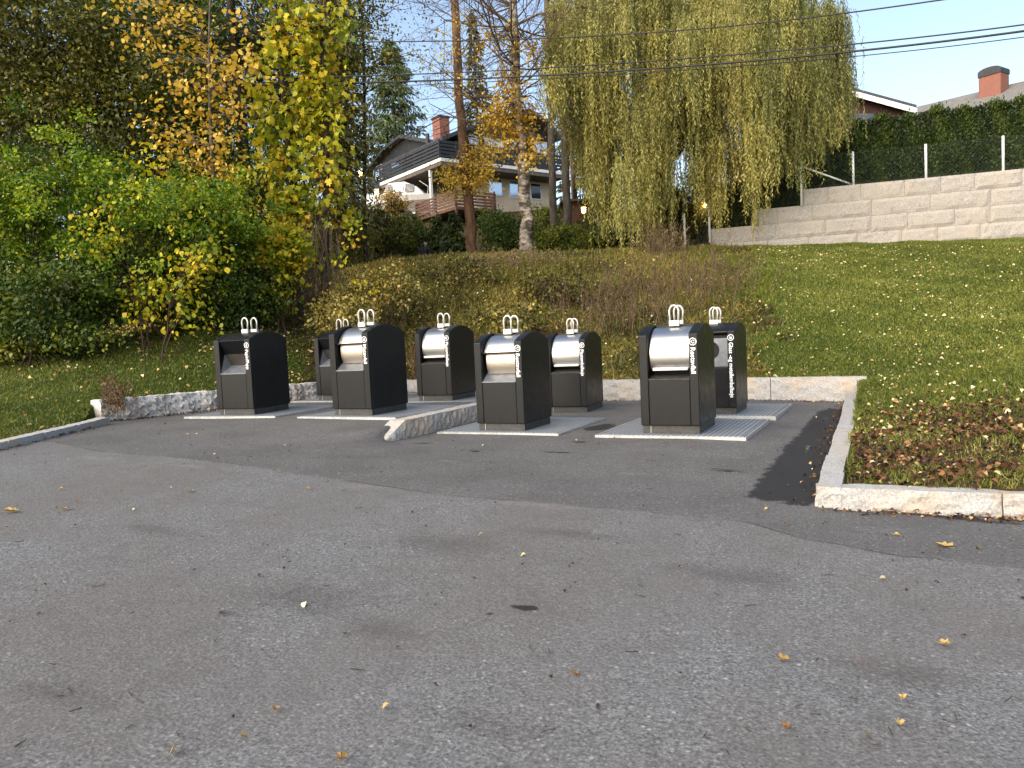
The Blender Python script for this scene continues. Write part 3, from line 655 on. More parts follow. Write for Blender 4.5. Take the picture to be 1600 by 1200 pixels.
UNITS = [  # x, y, z, rz, kind, text, length, glyph, container label, platform label
 (-9.297, 9.93, .467, .06, 'slot', 'Papir/Papp', .31, 'sheet', 'black container lettered Papir/Papp with an empty slot, leftmost of the front row', 'platform under the leftmost front container next to the rough granite wall'),
 (-6.91, 9.892, .466, -.045, 'open', 'Matavfall', .28, 'apple', 'black container lettered Matavfall with its steel cover raised over a beige drum', 'platform under the Matavfall container beside the granite wedge'),
 (-4.563, 10.005, .25, -.02, 'open', 'Restavfall', .31, 'hex', 'black container lettered Restavfall with its steel cover raised, right of the granite wedge', 'platform in front of the granite wedge end under the raised cover Restavfall container'),
 (-2.222, 9.892, .251, -.024, 'cover', 'Restavfall', .31, 'hex', 'black container lettered Restavfall with closed steel cover, largest and rightmost of the front row', 'rightmost front platform under the closed Restavfall container'),
 (-9.45, 12.6, .457, 0, 'slot', '', 0, '', 'black container half hidden behind the Matavfall container', 'rear platform under the half hidden container behind Matavfall'),
 (-7.075, 12.473, .442, -.004, 'cover', 'Plastemballasje', .43, 'ring', 'black container lettered Plastemballasje with closed cover, left one of the two so lettered', 'rear platform under the left Plastemballasje container'),
 (-4.63, 12.557, .219, .03, 'cover', 'Plastemballasje', .43, 'ring', 'black container lettered Plastemballasje standing between the two Restavfall containers', 'rear platform under the right Plastemballasje container'),
 (-2.13, 12.015, .254, -.027, 'glass', 'Glass -og metallemballasje', .79, 'bottle', 'black container lettered Glass -og metallemballasje with a round inlet, rightmost of all', 'rear platform under the Glass container, nearest to the right kerb'),
]
for (x, y, z, rz, kd, tx, tl, gl, lab, plab) in UNITS:
    make_bin(kd, tx, tl, lab, x, y, z, rz, glyph=gl)
    make_platform(x, y, z, rz, plab, float(zpaved(x, y-.9))-.0)

#%%VEG
# ------------------------------------------------------------------ vegetation builders
def px2m(p, d): return p/FPX*d
def rnd(n, s=1.): return rng.normal(size=(n, 3))*s
def clusters(cen, rad, ncl, shell=.5, lump=.28, seed=None):
    d = unit(rng.normal(size=(ncl, 3))); u = rng.uniform(shell**3, 1, ncl)**(1/3)
    l = 1+lump*np.sin(d[:, 0]*5+cen[0])*np.cos(d[:, 2]*6+cen[1])+lump*.6*np.sin(d[:, 1]*9+d[:, 2]*7)
    return cen+d*(u*l)[:, None]*rad, d
def leaves_at(cc, cd_, per, rc, L, W, base_t, cl_t=.22, lf_t=.16, up=.8, out=.5, droop=.35, flat=.6, lvar=.3, tzone=None):
    n = len(cc)*per; i = np.repeat(np.arange(len(cc)), per)
    C = cc[i]+rnd(n)*rc*np.array([1, 1, flat]); O = cd_[i]
    N = unit(np.array([0, 0, up])+O*out*.5+rnd(n, .55)); D = unit(O*out+rnd(n, .6)-np.array([0, 0, droop]))
    ct = rng.normal(size=len(cc))*cl_t
    t_ = base_t+ct[i]+rng.normal(size=n)*lf_t
    s = np.clip(1+rng.normal(size=n)*lvar, .5, 1.7)
    return C, D, N, L*s, W*s, t_
def cat_(ls): return [np.concatenate([l[k] for l in ls]) for k in range(6)]
def branch(mb, a, b, r0, r1, sag=.15, n=5, wob=.06, sides=5):
    a = np.array(a, float); b = np.array(b, float); L = np.linalg.norm(b-a); pts = []
    for k in range(n+1):
        u = k/n; p = a+(b-a)*u+np.array([0, 0, sag*L*math.sin(math.pi*u)])
        if 0 < k < n: p = p+rng.normal(size=3)*wob*L/ n*1.5
        pts.append(p)
    mb.tube(pts, list(np.linspace(r0, r1, n+1)), sides, False); return pts
def broad(name, label, cat, basepx, d, ells, mat, L, W, tint=.5, tmpl=OVAL, rc=.35, trunk=.12, top=None, bark='bark_dark', stems=1, nbr=60, group=None, shell=.5, cl_t=.22, droop=.35, flat=.6, twig_r=.02, lump=.28, curl=.15, mid=None, kind=None):
    base = spot(basepx, d); root = thing(name, label, cat, base, 0, group); ls = []; allc = []
    for (px, py, rx, ry, dep, ncl, per) in ells:
        cc, dd = clusters(at(px, py, d), np.array([px2m(rx, d), dep, px2m(ry, d)]), ncl, shell, lump)
        ls.append(leaves_at(cc, dd, per, rc, L, W, tint, cl_t, droop=droop, flat=flat)); allc.append(cc)
    A = cat_(ls); A[0] = A[0]-base; allc = np.concatenate(allc)-base
    keep = A[0][:, 2] > .03; A = [q[keep] for q in A]
    cards('crown', *A[:5], tmpl, A[5], M[mat] if isinstance(mat, str) else mat, root, curl)
    mb = MB(); sel = allc[rng.permutation(len(allc))[:nbr]]
    if stems == 1:
        tp = (at(top[0], top[1], d) if top else np.array([*(base[:2]), allc[:, 2].max()*.85+base[2]]))-base
        m_ = (at(mid[0], mid[1], d)-base) if mid else tp*.5+rng.normal(size=3)*.08
        pts = [np.zeros(3)-[0, 0, .25], m_*.5+rng.normal(size=3)*.03, m_, (m_+tp)/2+rng.normal(size=3)*.04, tp]
        # densify
        P = np.array(pts); P = np.stack([np.interp(np.linspace(0, 4, 15), range(5), P[:, k]) for k in range(3)], 1)
        P[1:-1] = (P[:-2]+P[1:-1]*2+P[2:])/4
        rr = np.linspace(trunk, trunk*.35, 15); rr[0] *= 1.3
        mb.tube(P, list(rr), 12)
        for c in sel:
            k = int(np.clip(np.searchsorted(P[:, 2], c[2]-.25*np.linalg.norm(c[:2]-P[7, :2])-.3), 2, 14)); branch(mb, P[k], c, min(rr[k]*.45, .02+trunk*.25), .006, .06)
    else:
        hub = []
        for k in range(stems):
            c = sel[k % len(sel)]; q = np.array([rng.normal()*.25, rng.normal()*.2, -.15]); hub.append(branch(mb, q, c*np.array([.8, .8, .85]), trunk, trunk*.3, .06, 6))
        for c in sel[stems:]:
            h = min(hub, key=lambda h: np.linalg.norm(h[3]-c)); k = 2+int(rng.integers(0, 3)); branch(mb, h[k], c, trunk*.4, .005, .05)
    mb.build('trunk' if stems == 1 else 'stems', M[bark], root, smooth=True, fix=False); return root
def conifer(name, label, cat, basepx, d, h, rad, lean=0, bare=0., mat='needle', L=.26, W=.06, per=26, dens=1., tint=.45, trunk=.22, bark='bark_dark', group=None, droop=.35, power=.8, sparse=0):
    base = spot(basepx, d); root = thing(name, label, cat, base, 0, group); mb = MB()
    n = 16; P = np.array([[lean*(k/n)*h+rng.normal()*.015, rng.normal()*.015, -.2+(h+.2)*k/n] for k in range(n+1)])
    mb.tube(P, list(np.linspace(trunk, .02, n+1)), 10)
    C = []; D = []; tt = []
    z = h*bare+.3
    while z < h-.1:
        f = 1-(z/h-bare)/(1-bare); r = rad*max(.06, f**power); k = max(4, int(7*dens))
        for j in range(k):
            if rng.uniform() < sparse: continue
            a = rng.uniform(0, 2*math.pi); rr = r*rng.uniform(.65, 1.15); c0 = np.array([np.interp(z, P[:, 2], P[:, 0]), 0, z+rng.uniform(-.15, .15)])
            dirv = np.array([math.cos(a), math.sin(a), 0]); m = 5; pts = []
            for i in range(m+1):
                u = i/m; pts.append(c0+dirv*rr*u+np.array([0, 0, -droop*rr*u*u+.12*rr*u*(1-u)+(.1*rr*u**3)]))
            mb.tube(pts, list(np.linspace(.03*f+.012, .004, m+1)), 4, False)
            nn = int(per*rr/rad*1.3)+4; u = rng.uniform(.15, 1, nn); pts = np.array(pts)
            q = np.stack([np.interp(u*m, range(m+1), pts[:, i]) for i in range(3)], 1)
            side = np.array([-dirv[1], dirv[0], 0])*rng.choice([-1, 1], nn)[:, None]
            off = rng.uniform(0, 1, nn)**1.2*(1-u*.6)*rr*.38
            C.append(q+side*off[:, None]+np.array([0, 0, -.25])*off[:, None]+rnd(nn, .03)); D.append(unit(side*.7+dirv*.5+np.array([0, 0, -.75])+rnd(nn, .3))); tt.append(np.full(nn, tint+rng.normal()*.18)+u*.15)
        z += .38/dens**.5*(.6+.5*f)
    C = np.concatenate(C); D = np.concatenate(D); tt = np.concatenate(tt)+rng.normal(size=len(C))*.12
    s = rng.uniform(.6, 1.3, len(C)); cards('crown', C, D, unit(rnd(len(C))+np.array([0, 0, .6])), L*s, W*s, OVAL, tt, M[mat], root, .1)
    mb.build('trunk', M[bark], root, smooth=True, fix=False); return root
def twigs(mb, p, d, L, r, depth, out, spread=.55, droopv=-.15):
    """fine recursive twigs"""
    n = 3; pts = [np.array(p, float)]; dd = unit(np.array(d, float))
    for k in range(n): dd = unit(dd+rng.normal(size=3)*.16+np.array([0, 0, droopv*.3])); pts.append(pts[-1]+dd*L/n)
    mb.tube(pts, list(np.linspace(r, r*.55, n+1)), 4 if depth else 3, False)
    if depth == 0: out.append((pts[-1], dd)); return
    for k in range(3 if depth > 1 else 4):
        q = pts[1+(k % n)]; twigs(mb, q, unit(dd+rng.normal(size=3)*spread), L*rng.uniform(.55, .8), r*.55, depth-1, out, spread, droopv)

# left: dark background trees
G1 = 'dark trees behind the left shrubs'
conifer('spruce_tree', 'dark spruce at the far left edge behind the bright shrubs', 'tree', 40, 27, 17, 3.4, per=34, dens=1.3, group=G1)
conifer('spruce_tree', 'dark spruce behind the gap between the two bright green shrubs', 'tree', 190, 30, 19, 3.6, per=34, dens=1.3, group=G1)
conifer('spruce_tree', 'dark spruce right behind the orange leaved hazel', 'tree', 330, 31, 19, 3.2, per=30, dens=1.2, group=G1)
conifer('spruce_tree', 'thick brown spruce trunk with sparse drooping branches left of the vine trees', 'tree', 402, 25, 17, 2.6, lean=-.03, bare=.42, per=22, dens=.8, trunk=.27, group=G1, sparse=.3)
broad('deciduous_tree', 'tall olive green tree filling the upper left corner', 'tree', 70, 22, [(40, 60, 170, 150, 2.0, 170, 110), (200, 150, 120, 130, 1.8, 130, 110), (60, 210, 160, 110, 1.8, 130, 110)], 'leaf_olive', .10, .07, .42, trunk=.2, top=(60, -40), rc=.38, shell=.3)
broad('deciduous_tree', 'dark leaved tree rising between the olive tree and the orange hazel', 'tree', 250, 23, [(290, 250, 110, 120, 1.8, 110, 110), (230, 20, 110, 90, 1.6, 90, 90), (370, 330, 80, 100, 1.4, 80, 110)], 'leaf_dark', .09, .065, .62, trunk=.16, top=(262, -40), rc=.36, shell=.3)
for (bp, d_, el, mt_, tn_, lb) in ((455, 26, [(450, 110, 110, 160, 1.6, 190, 90), (420, 320, 70, 120, 1.2, 80, 90)], 'leaf_olive', .38, 'dense olive green tree directly behind the vine trees'),
        (532, 25, [(540, 50, 46, 90, 1.0, 56, 60), (528, 250, 30, 160, .8, 90, 60)], 'leaf_olive', .5, 'olive tree with hanging foliage filling the gap right of the vine trees'),
        (330, 27, [(330, 100, 120, 160, 1.6, 190, 90)], 'leaf_dark', .7, 'dark green tree behind the orange leaved hazel')):
    broad('deciduous_tree', lb, 'tree', bp, d_, el, mt_, .10, .065, tn_, trunk=.15, top=(bp-8, -40), rc=.34, shell=.15, droop=.7, nbr=70)
# bright shrubs
G2 = 'broadleaf shrubs on the left lawn edge'
broad('green_shrub', 'bright green shrub at the left picture edge', 'shrub', 40, 16.5, [(30, 320, 120, 110, 1.4, 150, 110), (-60, 380, 100, 120, 1.2, 60, 130)], 'leaf_green', .068, .045, .5, trunk=.035, stems=7, rc=.17, shell=.25, group=G2, cl_t=.26, lump=.5)
broad('green_shrub', 'bright green shrub standing left of the tall vine covered trees', 'shrub', 250, 16.5, [(245, 350, 130, 80, 1.5, 160, 110), (330, 330, 90, 70, 1.0, 60, 120), (150, 290, 60, 60, .9, 40, 110)], 'leaf_green', .068, .045, .5, trunk=.035, stems=7, rc=.17, shell=.25, group=G2, cl_t=.26, lump=.5)
broad('green_shrub', 'very dark green shrub skirt low at the left picture edge', 'shrub', 60, 15.6, [(60, 480, 130, 75, 1.0, 110, 130), (-60, 500, 80, 80, 1, 40, 120)], 'leaf_dark', .07, .05, .5, trunk=.03, stems=7, rc=.22, shell=.4, group=G2)
broad('green_shrub', 'very dark green shrub low behind the leftmost container', 'shrub', 330, 17.5, [(330, 455, 120, 80, 1.1, 130, 130), (200, 440, 90, 80, 1.0, 80, 130)], 'leaf_dark', .07, .05, .42, trunk=.03, stems=7, rc=.22, shell=.4, group=G2)
# hazels with yellow and orange leaves
broad('hazel_tree', 'slender hazel with orange yellow leaves in front of the dark spruces', 'tree', 350, 18.2, [(330, 90, 90, 90, .9, 30, 22), (300, 220, 90, 70, .8, 26, 22), (330, 330, 60, 70, .7, 26, 26), (220, 30, 60, 60, .7, 12, 20), (360, 240, 50, 60, .5, 12, 22)], 'leaf_gold', .11, .09, .5, trunk=.06, top=(330, -60), rc=.28, nbr=70, bark='bark_grey', shell=.3)
broad('hazel_shrub', 'low hazel with lime yellow leaves in front of the dark left shrubs', 'shrub', 240, 15.5, [(250, 470, 100, 40, .6, 26, 26), (310, 390, 40, 70, .5, 16, 24), (235, 300, 90, 70, .7, 22, 24), (150, 390, 60, 40, .5, 10, 20)], 'leaf_yellow', .09, .075, .42, trunk=.02, stems=6, rc=.2, nbr=60, shell=.3)
# vine covered trees
G3 = 'vine covered trees'
broad('vine_tree', 'tree overgrown with yellow lobed vine leaves, left one of the vine pair', 'tree', 470, 19.5, [(445, 200, 50, 200, .7, 95, 17), (455, 60, 50, 90, .5, 30, 18), (450, 330, 30, 90, .4, 26, 28)], 'leaf_yellow', .14, .13, .42, LOBED, rc=.17, trunk=.10, top=(430, -60), nbr=90, shell=.1, group=G3, droop=.9, flat=1.3)
broad('vine_tree', 'tree overgrown with yellow lobed vine leaves, right one of the vine pair', 'tree', 505, 19.5, [(503, 230, 42, 160, .7, 85, 17), (505, 60, 46, 90, .5, 34, 18), (490, 380, 34, 60, .4, 16, 22)], 'leaf_yellow', .13, .12, .5, LOBED, rc=.17, trunk=.11, top=(500, -60), nbr=80, shell=.1, group=G3, droop=.9, flat=1.3)
broad('vine_shrub', 'bright yellow vine heap at the foot of the vine trees', 'shrub', 440, 17.6, [(432, 392, 48, 28, .6, 80, 70), (440, 430, 50, 44, .5, 44, 34), (430, 470, 32, 40, .4, 14, 22), (560, 400, 40, 60, .5, 7, 14)], 'leaf_yellow', .085, .075, .45, LOBED, rc=.13, trunk=.02, stems=9, nbr=60, shell=.2)
# hanging dead stems under the vine
t_ = MB()
for k in range(150):
    px = rng.normal(485, 22); a = at(px, rng.uniform(330, 440), 19.2+rng.normal()*.3); b = spot(px+rng.normal()*14, 18.9+rng.normal()*.4); branch(t_, a, b, .009, .006, -.04, 4, .12, 3)
tag(t_.build('vine_stems', M['twig'], fix=False), 'tangle of bare brown vine stems hanging down to the bank', 'vine stems', kind='stuff')
conifer('spruce_tree', 'olive brown spruce with hanging branches right of the vine trees', 'tree', 540, 24, 15, 1.6, lean=-.01, bare=.1, per=22, dens=.85, L=.3, W=.05, tint=.85, droop=.75, trunk=.14, sparse=.35)
broad('ash_tree', 'thin tree with sparse olive leaves reaching into the sky gap', 'tree', 575, 26, [(610, 80, 80, 100, 1.2, 34, 30), (550, 180, 40, 110, 1.0, 46, 40), (545, 20, 70, 90, 1, 50, 44)], 'leaf_olive', .09, .05, .75, trunk=.08, top=(560, -60), nbr=60, rc=.3, shell=.2)
# background pine and conifers on the skyline
conifer('pine_tree', 'distant pine on the skyline left of the brick chimney', 'tree', 632, 62, 14, 3.2, bare=.25, mat='pine_needle', L=.4, W=.10, per=50, dens=1.1, tint=.6, droop=.0, power=.55)
for px, d, h, lab in ((560, 50, 13, 'distant dark conifer behind the left end of the black balcony'), (760, 66, 17, 'distant conifer behind the dark roof'), (905, 58, 12, 'distant conifer between the thin trunks and the willow')):
    conifer('distant_conifer', lab, 'tree', px, d, h, 2.6, per=26, L=.45, W=.12, dens=.8, tint=.7, group='conifers on the skyline', sparse=.15)

# pine trunk, birch and slim trunks in the middle
def bare_trunk(name, label, pts_px, d, r0, r1, bark, twn, twL, leafclumps=(), leafm='leaf_gold', leafL=.085, group=None, depth=3, tw_from=.55, tw_r=.025, tlean=0):
    base = spot(pts_px[0][0], d); root = thing(name, label, 'tree', base, 0, group); mb = MB()
    P = [np.array([0, 0, -.3])]+[at(x, y, d)-base for x, y in pts_px[1:]]; P = np.array(P)
    u = np.linspace(0, len(P)-1, 22); P = np.stack([np.interp(u, range(len(P)), P[:, k]) for k in range(3)], 1); P[1:-1] = (P[:-2]+P[1:-1]+P[2:])/3
    P[1:-1] += rng.normal(size=(20, 3))*r0*.12
    rr = np.linspace(r0, r1, 22); rr[0] *= 1.35; rr[1] *= 1.12; mb.tube(P, list(rr), 12); mb.build('trunk', M[bark], root, smooth=True, fix=False)
    tb = MB(); tips = []
    for k in range(twn):
        i = int(rng.uniform(tw_from, 1)*21); a = rng.uniform(0, 2*math.pi)
        twigs(tb, P[i], (math.cos(a), math.sin(a)*.7, rng.uniform(.1, .8)), twL*rng.uniform(.6, 1.2), tw_r*rng.uniform(.6, 1.3), depth, tips)
    ls = []
    for (px, py, rx, ry, dep, ncl, per, tn) in leafclumps:
        cc, dd = clusters(at(px, py, d)-base, np.array([px2m(rx, d), dep, px2m(ry, d)]), ncl, .2)
        ls.append(leaves_at(cc, dd, per, .16, leafL, leafL*.8, tn, droop=.6, flat=1))
        for c in cc: 
            k = int(np.clip(np.searchsorted(P[:, 2], c[2]+.5), 2, 21)); branch(tb, P[k], c, .018, .005, .05, 4, .1, 4)
    if len(tb.v): tb.build('branches', M['twig'] if bark != 'bark_birch' else M['twig'], root, fix=False)
    if ls: A = cat_(ls); cards('crown', *A[:5], OVAL, A[5], M[leafm], root)
    return root
bare_trunk('pine_tree', 'tall reddish pine trunk left of the birch in front of the house', [(742, 385), (735, 330), (722, 225), (715, 100), (708, -60)], 29.5, .21, .15, 'bark_pine', 14, 1.8, [(735, 262, 46, 36, .6, 50, 40, .85), (715, 285, 34, 20, .5, 24, 36, .9), (755, 250, 36, 26, .5, 26, 30, .85)], tw_r=.02)
bare_trunk('birch_tree', 'birch with speckled white bark and orange leaves in front of the cream wall', [(826, 398), (823, 340), (815, 230), (806, 120), (800, -60)], 25, .235, .12, 'bark_birch', 42, 2.4, [(795, 165, 38, 45, .6, 34, 34, .5), (822, 215, 34, 45, .6, 36, 36, .45), (780, 200, 36, 30, .6, 24, 30, .5), (800, 90, 60, 60, .9, 30, 22, .5), (720, 90, 60, 70, .9, 26, 14, .6)], tw_r=.035, tw_from=.6)
bare_trunk('slim_tree', 'left one of the two slim dark trunks between the birch and the willow', [(866, 350), (866, 340), (862, 230), (857, 60), (853, -40)], 34, .19, .12, 'bark_grey', 3, 1.4, group='slim trunks beside the birch', tw_r=.02)
bare_trunk('slim_tree', 'right one of the two slim dark trunks between the birch and the willow', [(886, 360), (886, 350), (882, 230), (877, 60), (873, -40)], 33, .2, .13, 'bark_grey', 3, 1.4, group='slim trunks beside the birch', tw_r=.02)
bare_trunk('slim_tree', 'pale slim trunk at the left rim of the willow', [(938, 380), (936, 340), (932, 260), (925, 150), (920, 20)], 31, .12, .07, 'bark_birch', 0, 1)

# weeping willow
wb = spot(1003, 26.5); wil = thing('weeping_willow', 'large weeping willow with yellow green hanging strands in front of the dark house', 'tree', wb); wd_ = 26.5
mb = MB(); fork = at(1025, 260, wd_)-wb
tr = mb.tube([(0, 0, -.3), fork*np.array([.3, .3, .4]), fork*.75, fork], [.5, .4, .36, .34], 12)
limbs = []
for px, py, dd in [(905, 60, .5), (960, 20, -.8), (1030, -60, .6), (1100, 0, -.7), (1170, 40, .3), (1250, 40, 1.0), (1290, 90, -.4), (1100, 100, -1.2), (980, 120, 1.0), (1190, 180, .2), (1050, 180, -.9), (930, 190, -.5)]:
    e = at(px, py, wd_+dd)-wb; limbs.append(branch(mb, fork, e, .17, .04, .08, 8, .12, 8))
mb.build('trunk', M['bark_dark'], wil, smooth=True, fix=False)
def low(px):   # lowest strand ends per pixel column
    return np.interp(px, [850, 890, 930, 1000, 1060, 1110, 1160, 1195, 1215, 1260, 1300, 1335], [120, 230, 370, 385, 345, 340, 330, 290, 250, 270, 230, 180])
heads = []
for k in range(600):
    px = rng.uniform(862, 1318); skip = px < 905 and rng.uniform() < .5; dome = -60+(abs(px-1080)/250)**2.2*90; lowy = low(px)
    py = dome+(lowy-dome)*rng.uniform(0, .78)**1.15
    if skip or 1138 < px < 1168 and 150 < py < 250 or 1040 < px < 1070 and 120 < py < 240: continue
    dep = rng.normal()*1.5; heads.append((px, py, wd_+dep, lowy+rng.normal()*22))
Cs, Ds, Ts, SL = [], [], [], MB()
for (px, py, d, lowy) in heads:
    h = at(px, py, d)-wb; tone = rng.normal()*.2+(.30 if px < 1190 else .12); ns = int(rng.integers(6, 38)); sp_ = rng.uniform(.10, .30)
    zb = (at(px, lowy, d)-wb)[2]
    for q in range(ns):
        a = h+rng.normal(size=3)*np.array([sp_, sp_, .25]); Ln = min(rng.uniform(.9, 3.2), max(.5, a[2]-zb+rng.normal()*.25)); m = int(Ln/.05)
        u = np.linspace(0, 1, m); ou = rng.normal(size=2)*.14; sw = rng.normal(size=2)*.05; ph = rng.uniform(0, 6)
        x = a[0]+ou[0]*(1-(1-u)**3)+sw[0]*np.sin(u*4+ph); y = a[1]+ou[1]*(1-(1-u)**3)+sw[1]*np.sin(u*4+ph); z = a[2]-Ln*u+.15*np.sin(np.minimum(u*5, 3.14))
        p = np.stack([x, y, z], 1); Cs.append(p+rnd(m, .012)); Ds.append(np.stack([rng.normal(size=m)*.55, rng.normal(size=m)*.55, -np.ones(m)], 1)); Ts.append(tone+.42+u*.12+rng.normal(size=m)*.13)
        if q % 3 == 0: SL.tube(p[[0, m//3, 2*m//3, m-1]], .005, 3, False)
C = np.concatenate(Cs); D = np.concatenate(Ds); T = np.concatenate(Ts); s = rng.uniform(.6, 1.25, len(C))
print('willow leaves', len(C))
cards('crown', C, D, unit(rnd(len(C))), .125*s, .033*s, RHOMB, T, M['willow'], wil, .15)
SL.build('strands', M['twig'], wil, fix=False)

# hedges and evergreens
def hedge(name, label, s0, s1, dfn, topfn, zb, n, width=.9, cat='hedge', L=.13):
    """clipped thuja hedge along the wall line, s along, topfn(s) height"""
    m = int(n); s = rng.uniform(s0, s1, m); d = dfn; t_ = np.array([topfn(x) for x in s]); bump = .16*np.sin(s*2*math.pi/.85)+.1*np.sin(s*3.1)
    face = rng.uniform(size=m); z = zb+(t_-zb)*rng.uniform(0, 1, m)**.85; dz = np.where(face < .72, -width/2*(1-.35*((z-zb)/(t_-zb+.01))**3)+bump*.6, rng.uniform(-width/2, width/2, m))
    z = np.where(face >= .72, t_*1+bump*.8-.05*np.abs(rng.normal(size=m)), z)
    C = WP1+WD*s[:, None]+WN*(d+dz)[:, None]; C[:, 2] = z-.12+rng.normal(size=m)*.04; C += rnd(m, .06)
    nrm = np.where((face < .72)[:, None], -WN, np.array([0, 0, 1.]))
    D = unit(nrm*.5+rnd(m, .45)+np.array([0, 0, .8])); N = unit(nrm+rnd(m, .45)); sc = rng.uniform(.6, 1.3, m)
    tt = .30+bump*.9+.16*np.sin(s*7.4+z*3)+rng.normal(size=m)*.15
    root = thing(name, label, cat, C.mean(0)*np.array([1, 1, 0])+np.array([0, 0, zb])); o0 = np.array(root.location)
    cards('foliage', C-o0, D, N, L*sc, L*.5*sc, OVAL, tt, M['thuja'], root, .1)
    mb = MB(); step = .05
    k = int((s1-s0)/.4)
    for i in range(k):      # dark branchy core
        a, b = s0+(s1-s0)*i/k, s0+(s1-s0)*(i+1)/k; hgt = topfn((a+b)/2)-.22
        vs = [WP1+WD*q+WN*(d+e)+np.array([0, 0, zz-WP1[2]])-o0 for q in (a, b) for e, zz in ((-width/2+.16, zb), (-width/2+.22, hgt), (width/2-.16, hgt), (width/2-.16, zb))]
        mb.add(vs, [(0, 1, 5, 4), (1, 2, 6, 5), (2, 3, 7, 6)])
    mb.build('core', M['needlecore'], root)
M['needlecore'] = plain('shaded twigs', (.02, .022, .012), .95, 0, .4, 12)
def topz(pxpts, dd):
    ss = []; zz = []
    for px, py in pxpts:
        P = onplane(px, py, WP1+WN*dd, WN); ss.append(float(np.dot(P-WP1, WD))); zz.append(P[2])
    return lambda s: float(np.interp(s, ss, zz))
hedge('thuja_hedge', 'tall dark clipped thuja hedge rising above the fence on the right', wx(1290)-.3, wx(1600)+7, 2.2, topz([(1270, 250), (1300, 205), (1340, 188), (1400, 180), (1460, 172), (1520, 165), (1600, 155), (1800, 128)], 1.6), WZ-.15, 110000, 1.2, L=.095)
hedge('thuja_hedge', 'lower hedge stepping down behind the left end of the wire fence', wx(1112), wx(1290)+.3, 1.6, topz([(1100, 305), (1180, 285), (1250, 262), (1320, 250)], 1.6), WZ-1.6, 26000, 1.0)
broad('thuja_shrub', 'single columnar thuja in the shade under the willow strands', 'shrub', 1040, 28, [(1038, 340, 24, 55, .5, 60, 130)], 'thuja', .10, .05, .35, rc=.13, trunk=.04, nbr=10, shell=.5, lump=.08, droop=-.6)

# shrubs below the house
G4 = 'shrubs on the slope below the house'
for (px, py, rx, ry, d, mt, tn, ncl, lab) in [
    (585, 360, 48, 38, 33, 'leaf_olive', .4, 70, 'olive shrub at the left end of the slope below the white boat'),
    (640, 372, 44, 34, 35, 'leaf_dark', .75, 60, 'green shrub on the slope right behind the person'),
    (790, 372, 45, 30, 33, 'leaf_dark', .55, 60, 'dark shrub between the pine trunk and the birch'),
    (770, 350, 30, 22, 37, 'leaf_dark', .5, 34, 'small dark shrub against the cream house wall'),
    (850, 352, 28, 26, 36, 'leaf_dark', .8, 40, 'green shrub against the house wall just right of the birch'),
    (900, 378, 52, 24, 31, 'leaf_dark', .85, 70, 'low fern green shrub between the birch and the willow'),
    (975, 375, 40, 26, 31, 'leaf_olive', .5, 50, 'low shrub beneath the left willow strands'),
    (610, 320, 20, 22, 38, 'leaf_gold', .2, 20, 'orange brown shrub below the wooden deck'),
    (545, 380, 40, 50, 30, 'leaf_olive', .7, 60, 'yellowish olive shrub just right of the vine trees'),
    (1085, 325, 62, 52, 35, 'leaf_dark', .5, 110, 'dark shrub mass glimpsed behind the willow foot'),
    (965, 335, 60, 46, 37, 'leaf_dark', .6, 110, 'dark bush behind the left willow strands and the shed'),
    (1070, 345, 34, 30, 29, 'leaf_olive', .35, 40, 'dark shrub left of the first fence post')]:
    broad('slope_shrub', lab, 'shrub', px, d, [(px, py, rx, ry, 1.0, ncl, 90)], mt, .11, .06, tn, rc=.24, trunk=.025, stems=5, nbr=20, shell=.35, group=G4)
conifer('small_spruce', 'small dark spruce at the foot of the pine trunk', 'tree', 716, 30.5, 2.7, 1.25, mat='thuja', per=50, dens=2.2, L=.16, W=.05, tint=.3, trunk=.05)
conifer('small_spruce', 'small dark spruce just left of the birch foot', 'tree', 690, 33, 2.6, 1.1, mat='thuja', per=40, dens=2, L=.16, W=.05, tint=.35, trunk=.05)

# ------------------------------------------------------------------ ground cover
def in_view(x, y, m=420, dmin=1):
    P = np.stack([x, y, np.zeros_like(x)+1.0], 1)-CAMP; d = P@FW; px = 800+FPX*(P@RT)/np.maximum(d, .1); return (d > dmin) & (px > -m) & (px < 1600+m)
def bankside(x, y): return ((x-P2[0])*vy-(y-P2[1])*vx)/math.hypot(vx, vy)
def scatter(n, x0, x1, y0, y1, ok, power=0.):
    x = rng.uniform(x0, x1, n); y = rng.uniform(y0, y1, n); k = in_view(x, y) & ~inside(x, y, PAVED_T) & ok(x, y)
    if power: k &= rng.uniform(size=n) < np.clip((7/np.hypot(x, y))**power, 0, 1)
    x, y = x[k], y[k]; s = (x-WP1[0])*WD[0]+(y-WP1[1])*WD[1]; dd = (x-WP1[0])*WN[0]+(y-WP1[1])*WN[1]
    k = ~((dd > -.02) & (s > wx(1072))); x, y = x[k], y[k]; return x, y
def zsurf(x, y): return zt(x, y)+.03*np.sin(x*3.1+y*1.7)*np.sin(y*2.3-x)
def blades(name, label, cat, x, y, L, W, tint, mat, lean=.35, tmpl=BLADE):
    n = len(x); C = np.stack([x, y, zsurf(x, y)-.01], 1); dist = np.hypot(x, y); D = np.stack([rng.normal(size=n)*lean, rng.normal(size=n)*lean, np.ones(n)], 1)
    s = rng.uniform(.5, 1.3, n); N = unit(np.stack([rng.normal(size=n), rng.normal(size=n), np.full(n, .2)], 1))
    print(name, n); return tag(cards(name, C, D, N, L*s, W*s*np.clip(dist/9, .8, 2.2), tmpl, tint(x, y, n), M[mat], None, .15), label, cat, kind='stuff')
def lump(x, y, f=1.): return np.sin(x*1.3*f+y*.7*f)*.5+np.sin(x*2.9*f-y*2.1*f+1)*.3+np.sin(y*4.3*f+x*3.7*f)*.2
